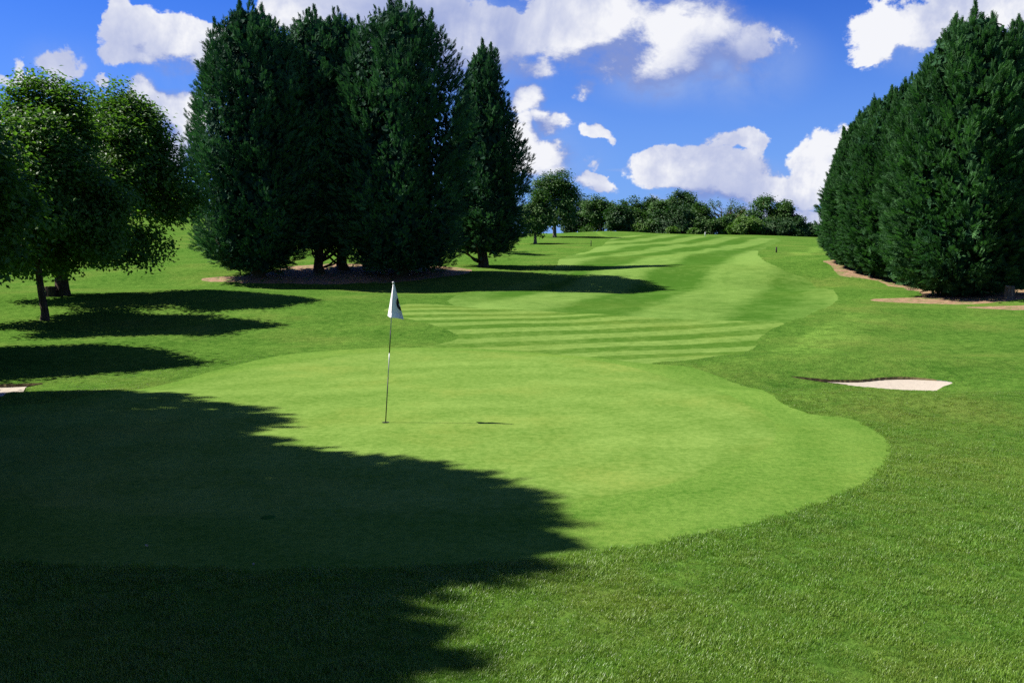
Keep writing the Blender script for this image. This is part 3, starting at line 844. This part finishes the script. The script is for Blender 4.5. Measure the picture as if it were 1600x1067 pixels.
# trees standing to the left of the viewer: they throw the big shade over the green
for i, (x, y, H, rm) in enumerate([(-11.05, 10.55, 12.9, 2.9), (-15.6, 14.6, 13.0, 3.4), (-10.5, 7.3, 11.2, 2.4), (-12.3, 3.8, 12.3, 3.6), (-11.5, -1.2, 12.5, 3.6), (-18.5, 11, 15, 4), (-18, 2, 15, 4), (-22, 16, 15, 4), (-9, -8, 14, 4)]):
    conifer('leylandii_tree', (x, y, gz(x, y)), H, rm, M['ley'], 'dark conifer outside the left of the photo that shades the near green', 'conifer',
            'dark conifers outside the left of the photo', 60+i, nplume=240, nspr=16, leaders=5, cb=.4, spr=.8)

# ------------------------------------------------------------------ broadleaf trees
def broadleaf(name, loc, H, Rm, mat, label, cat='tree', group=None, seed=1, base=.22, nclu=700, nleaf=34, lsize=.13, clu=.42, trunk_r=.16, limbs=9,
              bark='bark_pale', droop=.35, lobes=14, lean=(0, 0), shape=1.0, ysc=1.0, fill=.55, bend=0, taper=0.0, rough=0):
    rs = np.random.RandomState(seed)
    root = empty(name, loc, label, cat, group)
    zb = H*base; hc = (H-zb)/2; zc = zb+hc
    # main lobes give the uneven outline
    L = []
    for k in range(lobes):
        a = 6.283*k/lobes*2.4+rs.uniform(-.4, .4); e = rs.uniform(-.95, .95)
        rr = max(0, 1-e*e)**(.25 if e < 0 else .5)
        w = (.60 if e > 0 else .68)
        c = np.array([rr*math.cos(a)*Rm*w, rr*math.sin(a)*Rm*w*ysc, zc+e*hc*.62])
        L.append((c*np.array([1+.12*rough, 1+.12*rough, 1]), rs.uniform(.30-.08*rough, .46-.08*rough)*min(Rm, hc*1.1)))
    L.append((np.array([0, 0, zc+.15*hc]), (.6-.1*rough)*min(Rm, hc)))
    rz = np.clip(hc/min(Rm, hc*1.1)*.9, .8, 2.2)
    wts = np.array([r**2 for _, r in L]); wts /= wts.sum()
    ks = rs.choice(len(L), nclu, p=wts)
    d = rs.normal(size=(nclu, 3)); d /= np.linalg.norm(d, axis=1)[:, None]
    rad = rs.uniform(fill, 1.05, nclu)
    cc = np.array([L[k][0] for k in ks]); cr = np.array([L[k][1] for k in ks])
    P = cc+d*(cr*rad)[:, None]*np.array([1, 1, rz])
    zt = P[:, 2].max(); z1 = np.percentile(P[:, 2], 1.5); P[:, 2] = zb+(P[:, 2]-z1)*(H-zb)/(zt-z1)
    rq = np.percentile(np.hypot(P[:, 0], P[:, 1]), 96); P[:, :2] *= Rm/rq; WS = Rm/rq
    P[:, :2] *= (1+taper*(.5-1.6*((P[:, 2]-zb)/(H-zb))**1.5))[:, None]
    if rough:      # boughs: hollows between the leaf masses, uneven outline
        k_ = 6.0/Rm
        w_ = (np.sin(P[:, 0]*k_+P[:, 2]*1.1*k_+seed)+np.sin(P[:, 1]*1.3*k_-P[:, 2]*.9*k_+2*seed)+np.sin(P[:, 0]*.7*k_-P[:, 1]*k_+P[:, 2]*1.7*k_))/3
        P[:, :2] *= (1+.13*w_)[:, None]
        kp = w_ > -.42
        P = P[kp]; ks = ks[kp]; nclu = len(P)
    P[:, 2] = np.maximum(P[:, 2], zb*.86+rs.uniform(0, .5, nclu)*min(1, zb))
    lf = np.minimum(1, P[:, 2]/H*2.4)
    P[:, 0] += lean[0]*lf; P[:, 1] += lean[1]*lf
    outw = P-np.array([0, 0, zc-.3*hc]); outw /= np.linalg.norm(outw, axis=1)[:, None]
    q = P[:, None]+rs.normal(size=(nclu, nleaf, 3))*clu*np.array([1, 1, .6])*.55
    q = q.reshape(-1, 3)
    nr = np.repeat(outw, nleaf, 0)*.55+np.array([0, 0, .75])+rs.normal(0, .5, (len(q), 3))
    v = np.clip(np.repeat(rs.uniform(0, 1, nclu), nleaf)*.6+rs.uniform(0, .4, len(q)), 0, 1)
    V, F, A = leaf_quads(q, nr, rs.uniform(.7, 1.25, len(q))*lsize, rs, v)
    mesh_np('crown', V, F, mat, root, False, {'v': A})
    mb = MB()
    top = np.array([lean[0]*.6, lean[1]*.6, zb+hc*1.1])
    mid = np.array([bend, 0, zb])
    pts = np.array([[0, 0, -.2], [0, 0, 0], [.02, 0, .25], [bend*.6, 0, zb*.6], mid, mid*.5+top*.5, top])
    mb.tube(pts, trunk_r*np.array([1.6, 1.35, 1.05, .95, .9, .55, .15]), 12)
    tips = rs.permutation(len(L))[:min(limbs, len(L))]
    for k in tips:
        c = L[k][0].copy(); c[:2] *= WS; c[:2] += np.array(lean)*min(1, c[2]/H*2.4)
        z0 = zb*rs.uniform(.85, 1.0)+hc*rs.uniform(0, .35)
        s = np.array([bend, 0, z0]); m1 = s*.6+c*.4+np.array([0, 0, .10*hc]); 
        mb.tube(np.array([s, m1+rs.normal(0, .03*Rm, 3), c]), [trunk_r*.42, trunk_r*.28, trunk_r*.14], 7)
        # secondary twigs towards leaf clusters
        idx = np.where(ks == k)[0][:9]
        for i in idx:
            m2 = (c+P[i])/2+rs.normal(0, .04*Rm, 3)
            mb.tube(np.array([c*.8+m1*.2, m2, P[i]]), [trunk_r*.12, trunk_r*.08, trunk_r*.03], 4, cap=False)
    mb.build('trunk', M[bark], root)
    return root
M['maple'] = leaf_mat('maple_leaves', (.018, .056, .009), (.100, .195, .034), .40, (1.2, 1.4, .5), .5, .18, .8)
M['oak'] = leaf_mat('oak_leaves', (.018, .052, .011), (.056, .115, .020), .22, None, .6, .2, .25)
M['oakd'] = leaf_mat('dark_leaves', (.010, .036, .010), (.036, .082, .018), .2, None, .6, .2, .25)
M['light'] = leaf_mat('light_leaves', (.035, .085, .012), (.095, .165, .024), .25, None, .6, .2, .25)
M['willow'] = leaf_mat('willow_leaves', (.04, .09, .02), (.10, .16, .035), .3, None, .6, .2, .25)
M['chest'] = leaf_mat('browning_leaves', (.018, .058, .014), (.055, .12, .026), .2, None, .6, .2, .25, spot=((.11, .055, .022), .16, .55, .7))

g, H = place(70, 500, 108)
broadleaf('maple_tree', (g.x, g.y, g.z), H, 2.35, M['maple'], 'nearer left maple with a slim trunk rising from its own shadow on the grass', 'maple tree', 'maples on the left lawn', 71,
          base=.19, nclu=2500, nleaf=36, lsize=.15, clu=.45, bark='bark', trunk_r=.115, limbs=13, lobes=18, lean=(.0, 0), bend=-.12, ysc=.85, taper=.15, rough=1)
g, H = place(97, 461, 128)
broadleaf('maple_tree', (g.x, g.y, g.z), H, 3.1, M['maple'], 'further left maple with a thick dark trunk and a wide crown reaching right', 'maple tree', 'maples on the left lawn', 79,
          base=.14, nclu=2900, nleaf=34, lsize=.165, clu=.52, bark='bark', trunk_r=.25, limbs=14, lobes=20, lean=(1.7, 0), ysc=.8, taper=.34, rough=1)
broadleaf('maple_tree', (-15.0, 21.8, gz(-15.0, 21.8)), 7.9, 2.7, M['maple'], 'maple cut off by the left edge, throwing the lowest of the three leafy shadows', 'maple tree', 'maples on the left lawn', 73,
          base=.22, nclu=2300, nleaf=34, lsize=.16, clu=.5, trunk_r=.15, limbs=12, lobes=17)

# middle distance trees behind the clump, on the left hill and the wood on the skyline
def far_tree(px, base_y, top_y, Rpx, Yd, mat, label, seed, group=None, name='broadleaf_tree', cat='tree', q=1.0, **kw):
    X = (px-800)/FPX*Yd
    z0 = gz(X, Yd); H = z_at(top_y, Yd)-z0
    Rm = Rpx/FPX*Yd
    d = dict(nclu=int(150*q), nleaf=30, lsize=.0024*Yd, clu=.14*Rm+.35, trunk_r=.035*H, limbs=6, lobes=12, base=.10)
    d.update(kw)
    if group == WG: Rm *= 1.18
    return broadleaf(name, (X, Yd, z0), H, Rm, M[mat], label, cat, group, seed, **d)
WG = 'trees of the wood along the skyline'
far_tree(866, 365, 268, 37, 172, 'oak', 'round topped single tree on a clear trunk, tallest just right of the dark conifers', 101, q=4.2, base=.18, trunk_r=.36, lobes=18)
far_tree(836, 376, 296, 25, 128, 'oak', 'lighter green tree half hidden behind the right side of the separate conifer', 102, q=3.5, base=.15, trunk_r=.22)
WG = 'trees of the wood along the skyline'
FAR = [
 (905, 306, 24, 255, 'oakd', 'dark tree directly behind the round topped single tree', {}),
 (937, 309, 30, 235, 'oak', 'broad rounded tree at the left end of the skyline wood', {}),
 (966, 322, 17, 215, 'oakd', 'small dark pointed tree in front of the left end of the skyline wood', {}),
 (988, 308, 24, 262, 'oak', 'tree behind and right of the small dark pointed tree', {}),
 (1012, 310, 24, 268, 'oakd', 'narrow topped tree in the left half of the skyline wood', {}),
 (1005, 328, 26, 232, 'oak', 'low broad tree in front of the narrow topped trees in the skyline wood', {}),
 (1041, 309, 26, 258, 'oak', 'tree left of the highest crown of the skyline wood', {}),
 (1068, 299, 28, 262, 'oakd', 'highest dark crown in the middle of the skyline wood', {}),
 (1049, 322, 27, 228, 'oakd', 'dark rounded tree in front of the highest crown of the skyline wood', {}),
 (1086, 318, 22, 240, 'oak', 'tree at the right end of the wood, sloping down to the half bare tree', {}),
 (1120, 338, 22, 236, 'oak', 'low round tree at the foot of the half bare tree', {}),
 (1146, 328, 20, 255, 'oakd', 'dark tree between the half bare tree and the browning tree', {}),
 (1190, 307, 33, 246, 'chest', 'tall tree with browning leaves right of the half bare tree', {}),
 (1163, 340, 22, 222, 'light', 'light green low tree in front of the browning tree', dict(base=.08)),
 (1220, 314, 19, 243, 'oak', 'tree with a yellowish uneven top right of the browning tree', {}),
 (1206, 342, 26, 226, 'oakd', 'very dark low tree under the browning tree', {}),
 (1236, 338, 17, 240, 'oakd', 'small dark tree at the right end of the browning trees', {}),
 (1264, 351, 15, 262, 'oakd', 'lowest rounded tree, next to the far end of the right conifer row', {}),
 (1290, 346, 20, 270, 'oak', 'tree behind the far end of the right conifer row', {}),
]
for i, (x, ty, w, Yd, mt, lb, kw) in enumerate(FAR):
    far_tree(x, 0, ty, w, Yd, mt, lb, 120+i, WG, **{**dict(base=.01, q=2.6), **kw})
# half bare tree with gnarled limbs
def bare_tree(px, top_y, Rpx, Yd, seed):
    rs = np.random.RandomState(seed)
    X = (px-800)/FPX*Yd; z0 = gz(X, Yd); H = z_at(top_y, Yd)-z0; Rm = Rpx/FPX*Yd
    root = empty('half_bare_tree', (X, Yd, z0), 'half bare tree with gnarled dark limbs showing against white cloud', 'tree', WG)
    mb = MB(); ends = []
    def grow(p, d, L, r, lvl):
        pts = [p]; q = p.copy(); dd = d.copy()
        for k in range(4):
            dd = dd+rs.normal(0, .22, 3); dd[2] = max(dd[2], -.1); dd /= np.linalg.norm(dd)
            q = q+dd*L/4; pts.append(q.copy())
        mb.tube(np.array(pts), np.linspace(r, r*.55, 5), 6)
        if lvl == 0: ends.append(q); ends.append(pts[3]); return
        for k in range(3 if lvl > 1 else 2):
            nd = dd+rs.normal(0, .62, 3); nd[2] = abs(nd[2])*.8+.15; nd /= np.linalg.norm(nd)
            grow(q if k else pts[3], nd, L*rs.uniform(.6, .8), r*.55, lvl-1)
    grow(np.array([0, 0, -.3]), np.array([0, 0, 1.]), H*.36, .42, 0); ends.clear()
    top = np.array([0, 0, H*.34])
    for a in np.linspace(0, 6.28, 6)[:-1]:
        grow(top, np.array([math.cos(a)*.8, math.sin(a)*.8, .75]), H*.30, .27, 2)
    ends = np.array(ends)
    sc_ = (H-H*.34)/max(1e-3, ends[:, 2].max()-H*.34)
    mb.build('trunk', M['bark'], root)
    n = len(ends); nl = 22
    q = (ends[:, None]+rs.normal(size=(n, nl, 3))*.50).reshape(-1, 3)
    V, F, A = leaf_quads(q, rs.normal(size=q.shape)+np.array([0, 0, .6]), rs.uniform(.7, 1.2, len(q))*.40, rs, rs.uniform(0, 1, len(q)))
    mesh_np('crown', V, F, M['oak'], root, False, {'v': A})
bare_tree(1126, 306, 24, 250, 7)
BG = 'small bright bushes at the foot of the skyline wood'
for i, (x, ty, w, lb) in enumerate([(997, 352, 8, 'small bright bush at the foot of the wood, leftmost'), (1050, 357, 7, 'small bright bush at the foot of the highest crown'),
                                    (1082, 359, 6, 'small bright bush left of the white post')]):
    far_tree(x, 0, ty, w, 212, 'light', lb, 150+i, BG, 'bush', 'bush', q=.6, base=.02, clu=.6)
LGp = 'trees on the hillside at the far left'
for i, (x, ty, w, Yd, mt, lb) in enumerate([
    (262, 262, 34, 175, 'willow', 'pale drooping tree between the left maple and the dark conifers'),
    (290, 284, 22, 165, 'light', 'light green tree touching the left side of the dark conifers'),
    (235, 275, 30, 190, 'oak', 'tree on the left hill seen through the maple leaves'),
    (180, 280, 34, 185, 'oakd', 'tree on the left hill behind the thick trunked maple'),
    (110, 275, 38, 180, 'oak', 'tree on the left hill behind both maples'),
    (40, 280, 36, 185, 'oakd', 'tree on the left hill at the left edge')]):
    far_tree(x, 0, ty, w, Yd, mt, lb, 160+i, LGp, base=.01, q=2.4)
for i, (x, ty, w, Yd, mt, lb) in enumerate([
    (308, 322, 13, 150, 'light', 'bright green bush left of the dark conifers on the hill'),
    (283, 326, 10, 150, 'oakd', 'dark low bush on the left hill'),
    (266, 330, 10, 150, 'oak', 'mid green low bush on the left hill beside the maple')]):
    far_tree(x, 0, ty, w, Yd, mt, lb, 170+i, 'bushes on the hillside at the far left', 'bush', 'bush', q=.8, base=.02, clu=.6)
# trees behind the clump whose shadows stretch out over the slope
for i, (x, y, H, rm, lb) in enumerate([(-6.2, 104, 8.2, 2.4, 'small tree hidden behind the separate conifer, nearest of three'),
                                     (-9.0, 112, 7.5, 2.4, 'small tree hidden behind the separate conifer, middle of three'),
                                     (-2.0, 88, 8.2, 2.2, 'small tree hidden behind the separate conifer, furthest right')]):
    broadleaf('broadleaf_tree', (x, y, gz(x, y)), H, rm, M['oak'], lb, 'tree', 'small trees hidden behind the separate conifer', 180+i,
              nclu=220, nleaf=20, lsize=.26, clu=.6, trunk_r=.14, limbs=6)

# strip of long dry grass on the hill at the left
rs = np.random.RandomState(8)
n = 2600
PX = rs.uniform(-78, -48, n); PY = 146+rs.uniform(-2.5, 2.5, n)
M['dry'] = simple_mat('dry_grass', (.20, .19, .08), .8, .1, .4, 3)
V = []; F = []
for x, y in zip(PX, PY):
    z = gz(x, y) if len(V) % 400 == 0 else z
    h = rs.uniform(.5, 1.1); a = rs.uniform(0, 3.14); zz = float(pchip(np.array([y]), prof_y, prof_z)[0]); o = len(V)
    dx, dy = math.cos(a)*.05, math.sin(a)*.05; l = rs.normal(0, .12, 2)
    V += [(x-dx, y-dy, 0), (x+dx, y+dy, 0), (x+l[0]+dx*.3, y+l[1], h), (x+l[0]-dx*.3, y+l[1], h)]; F.append((o, o+1, o+2, o+3))
V = np.array(V); V[:, 2] += ground_z(V[:, 0], V[:, 1])
tag(mesh_np('long_dry_grass', V, F, M['dry']), kind='stuff')

# ------------------------------------------------------------------ flagstick
M['pole_w'] = simple_mat('pole_white', (.42, .42, .40), .35, .5, .05, 40)
M['pole_b'] = simple_mat('pole_black', (.018, .018, .02), .5, .15, .2, 40)
M['cloth'] = simple_mat('flag_cloth', (.66, .66, .66), .8, .1, .03, 60, .15)
M['print'] = simple_mat('flag_print_black', (.02, .02, .022), .8, .1, .1, 60)
M['cup'] = simple_mat('cup_shade', (.012, .016, .01), .8, .1, .3, 60)
M['cupw'] = simple_mat('cup_rim', (.10, .12, .06), .6, .2, .3, 60)
g = ground(602.5, 660)
fl = empty('golf_flagstick', (g.x, g.y, g.z), 'thin black and white flagstick with a limp white flag, leaning slightly right in the hole', 'golf flag')
PXM = FPX/g.y
topv = Vector((.113, 0.24, z_at(443.5, g.y)-g.z))
def along(f): return np.array(topv)*f
def frac(py): return (z_at(py, g.y)-g.z)/topv.z
secs = [(-.02, frac(590), 'pole_b'), (frac(590), frac(553), 'pole_w'), (frac(553), frac(517), 'pole_b'), (frac(517), 1.0, 'pole_w')]
for a, b, mt in secs:
    mb = MB(); rr = .0080
    mb.tube(np.array([along(a), along((a+b)/2), along(b)]), rr, 12); mb.build('pole_section', M[mt], fl)
mb = MB(); ft = along(1.0)
a = np.linspace(0, math.pi/2, 5)
mb.tube(np.array([ft+np.array([0, 0, s]) for s in (-.006, 0, .012, .022, .028)]), [.012, .017, .018, .013, .003], 12); mb.build('finial', M['pole_w'], fl)
# limp cloth: v runs down from the top, u from the left free edge round behind the pole to the right free edge
nu, nv = 41, 49
def cloth_pt(u, v, lift=0.0):
    top = along(1.0)
    base = top*(1) + (along(frac(498))-along(1.0))*v
    wl = -.004-.070*v**1.0; wr = .014+.168*v**1.05
    x = wl+(wr-wl)*u
    u0 = -wl/(wr-wl)                                 # u where the pole is
    # folds: left flap faces the sun, right panel turned a little from it
    y = .014 + (.12*v*((u0-u)/u0) if u < u0 else .10*v*math.sin((u-u0)/(1-u0)*2.2)+.012*v*math.sin(9*u+3*v))
    zoff = -.012*v*math.cos(u*3.1)
    # slanting hem: left corner higher than the right one
    hem = (-.035+.085*u) ; z = -hem*v**2*0.9
    # folded-up lower corner
    cre = v-(.68+.26*u)
    if cre > 0: y -= cre*.20*(1 if u > .2 else u*5)
    return np.array([base[0]+x, base[1]+y-lift, base[2]+zoff+z])
V = np.array([cloth_pt(i/(nu-1), (j/(nv-1))) for j in range(nv) for i in range(nu)])
F = [(j*nu+i, j*nu+i+1, (j+1)*nu+i+1, (j+1)*nu+i) for j in range(nv-1) for i in range(nu-1)]
clo = mesh_np('flag', V, F, M['cloth'], fl, True)
sm = clo.modifiers.new('thick', 'SOLIDIFY'); sm.thickness = .0015
# round black print with a white figure, half of it folded away round the right edge
def uv_shape(name, mat, test, lift, par):
    nn = 90; us = np.linspace(0, 1, nn); vs = np.linspace(.25, .95, nn)
    VV = np.array([cloth_pt(u, v, lift) for v in vs for u in us])
    FF = [(j*nn+i, j*nn+i+1, (j+1)*nn+i+1, (j+1)*nn+i) for j in range(nn-1) for i in range(nn-1) if test((us[i]+us[i+1])/2, (vs[j]+vs[j+1])/2)]
    FF = np.array(FF); uq, inv = np.unique(FF, return_inverse=True)
    return mesh_np(name, VV[uq], inv.reshape(FF.shape), mat, par, True)
def disc(u, v): return ((u-1.0)/.36)**2+((v-.60)/.175)**2 < 1 and v < .66+.24*u
def fig(u, v): return u > .90 and .575 < v < .66
uv_shape('flag_print', M['print'], lambda u, v: disc(u, v) and not fig(u, v), .0025, clo)
hg = empty('golf_hole', (g.x, g.y, g.z+.004), 'small dark hole in the green round the foot of the flagstick', 'golf hole')
def disc_mesh(r0, r1, z0, z1, seg=28):
    a = np.linspace(0, 2*math.pi, seg, endpoint=False)
    V = np.concatenate([np.stack([np.cos(a)*r0, np.sin(a)*r0, np.full(seg, z0)], 1), np.stack([np.cos(a)*r1, np.sin(a)*r1, np.full(seg, z1)], 1)])
    i = np.arange(seg); return V, np.stack([i, (i+1) % seg, (i+1) % seg+seg, i+seg], 1)
V, F = disc_mesh(.001, .054, 0, 0); mesh_np('cup', V, F, M['cup'], hg)  # flat disc: the shade inside the hole is put into its dark colour
V, F = disc_mesh(.054, .058, .001, .002); mesh_np('rim', V, F, M['cupw'], hg)

# sprinkler head in the shaded collar
M['teal'] = simple_mat('sprinkler_green', (.03, .09, .015), .9, .0, .2, 30)
g = ground(419, 808.5)
spk = empty('sprinkler_head', (g.x, g.y, g.z+.004), 'round dark green sprinkler cover set in the shaded edge of the green', 'sprinkler')
V, F = disc_mesh(.001, .062, .008, .004); mesh_np('cover', V, F, M['teal'], spk, True)
V, F = disc_mesh(.062, .070, .004, -.004); mesh_np('rim', V, F, M['teal'], spk, True)

# fallen leaves lying in the shade
M['leafp'] = simple_mat('fallen_leaf', (.20, .18, .10), .6, .3, .3, 50)
for (x, y, s, lb) in [(231, 856, .03, 'pale fallen leaf in the shaded grass, further left'), (397, 881, .022, 'tiny pale fallen leaf in the shade, nearer the middle')]:
    g = ground(x, y); rs = np.random.RandomState(int(x))
    V, F, A = leaf_quads(np.array([[0, 0, .012]]), np.array([[.2, -.3, 1.]]), np.array([s*1.6]), rs, np.array([.5]))
    tag(mesh_np('fallen_leaf', V, F, M['leafp'], None, False, loc=(g.x, g.y, g.z)), lb, 'leaf', 'fallen leaves')

# ------------------------------------------------------------------ marker posts, white post, stumps, sticks
M['wood_d'] = simple_mat('dark_wood', (.035, .028, .022), .8, .2, .35, 12, .4)
M['wood_s'] = bark_mat('stump_wood', (.055, .042, .03), (.19, .15, .11))
M['cut'] = simple_mat('cut_wood', (.26, .20, .13), .9, .1, .3, 14, .3)
M['white'] = simple_mat('white_paint', (.5, .5, .48), .5, .3, .1, 20)
def post(px, py, h_px, w, label, cat='marker post', name='marker_post', mats=('wood_d', 'wood_s'), group='dark marker posts on the fairway'):
    g = ground(px, py); H = h_px/FPX*g.y
    o = empty(name, (g.x, g.y, g.z), label, cat, group)
    mb = MB(); mb.tube(np.array([[0, 0, -.1], [0, 0, H*.5], [0, 0, H*.97], [0, 0, H]]), [w, w, w, w*.7], 10); mb.build('post', M[mats[0]], o)
    mb = MB(); mb.tube(np.array([[0, 0, H*.62], [0, 0, H*.78]]), w*1.06, 10, cap=False); mb.build('band', M[mats[1]], o)
    return o
post(923.5, 385, 9, .055, 'dark marker post standing beside the tree shadows left of the fairway')
post(1213, 395, 9, .06, 'dark marker post right of the fairway, under the skyline trees')
g = ground(1100, 369.3); o = empty('white_post', (g.x, g.y-1, gz(g.x, g.y-1)), 'thin white post at the foot of the skyline wood', 'post')
mb = MB(); mb.tube(np.array([[0, 0, -.1], [0, 0, .45], [0, 0, .85]]), [.08, .08, .07], 10); mb.build('post', M['white'], o)
mb = MB(); mb.tube(np.array([[0, 0, .85], [0, 0, .91]]), [.09, .04], 10); mb.build('cap', M['white'], o)
def stump(px, py, h_px, r_px, label, seed, mat='wood_s', tilt=0):
    rs = np.random.RandomState(seed); g = ground(px, py); H = h_px/FPX*g.y; r = r_px/FPX*g.y
    o = empty('tree_stump', (g.x, g.y, g.z), label, 'tree stump', 'tree stumps beside the trunks')
    seg, nz_ = 22, 9; V = []
    a = np.linspace(0, 2*math.pi, seg, endpoint=False); lob = 1+.10*np.sin(3*a+seed)+.06*np.sin(7*a)
    for k in range(nz_):
        t = k/(nz_-1); rr = r*(1+.35*(1-t)**4)*lob*(1+rs.normal(0, .03, seg))
        V.append(np.stack([rr*np.cos(a)+tilt*t, rr*np.sin(a), np.full(seg, -.1+(H+.1)*t)+(rs.normal(0, .03*H, seg) if k == nz_-1 else 0)], 1))
    n = nz_*seg; V = np.concatenate(V)
    F = [(k*seg+j, k*seg+(j+1) % seg, (k+1)*seg+(j+1) % seg, (k+1)*seg+j) for k in range(nz_-1) for j in range(seg)]
    mesh_np('side', V, F, M[mat], o, True)
    top = V[-seg:].copy(); top[:, 2] -= .006; ctr = top.mean(0)
    V2 = np.vstack([top*.99, ctr]); F2 = [(j, (j+1) % seg, seg) for j in range(seg)]
    mesh_np('cut_top', V2, np.array(F2), M['cut'], o, False)
stump(80, 463, 15, 7.5, 'dark round stump beside the thick maple trunk', 3, 'bark')
stump(1577, 467, 20, 6.5, 'pale weathered stump in the shade near the right edge', 5)
stump(1562.5, 458, 14, 6.5, 'dark stump just left of the pale weathered one near the right edge', 9, 'bark')
M['stick'] = simple_mat('pale_stick', (.42, .38, .32), .8, .2, .2, 20)
for (x0, y0, x1, y1, lb) in [(1363, 430, 1372, 423, 'pale dead stick leaning under the right conifers, further one'), (1381, 431, 1388, 425, 'pale dead stick leaning under the right conifers, nearer one')]:
    g = ground(x0, y0); k = g.y/FPX; o = MB()
    o.tube(np.array([[0, 0, -.05], [(x1-x0)*k*.55, .05, (y0-y1)*k*.5], [(x1-x0)*k, 0, (y0-y1)*k]]), [.035, .03, .02], 7)
    ob = o.build('dead_stick', M['stick'], None, loc=(g.x, g.y-.4, g.z)); tag(ob, lb, 'stick', 'pale dead sticks under the right conifers')
print('objects', len(bpy.data.objects))
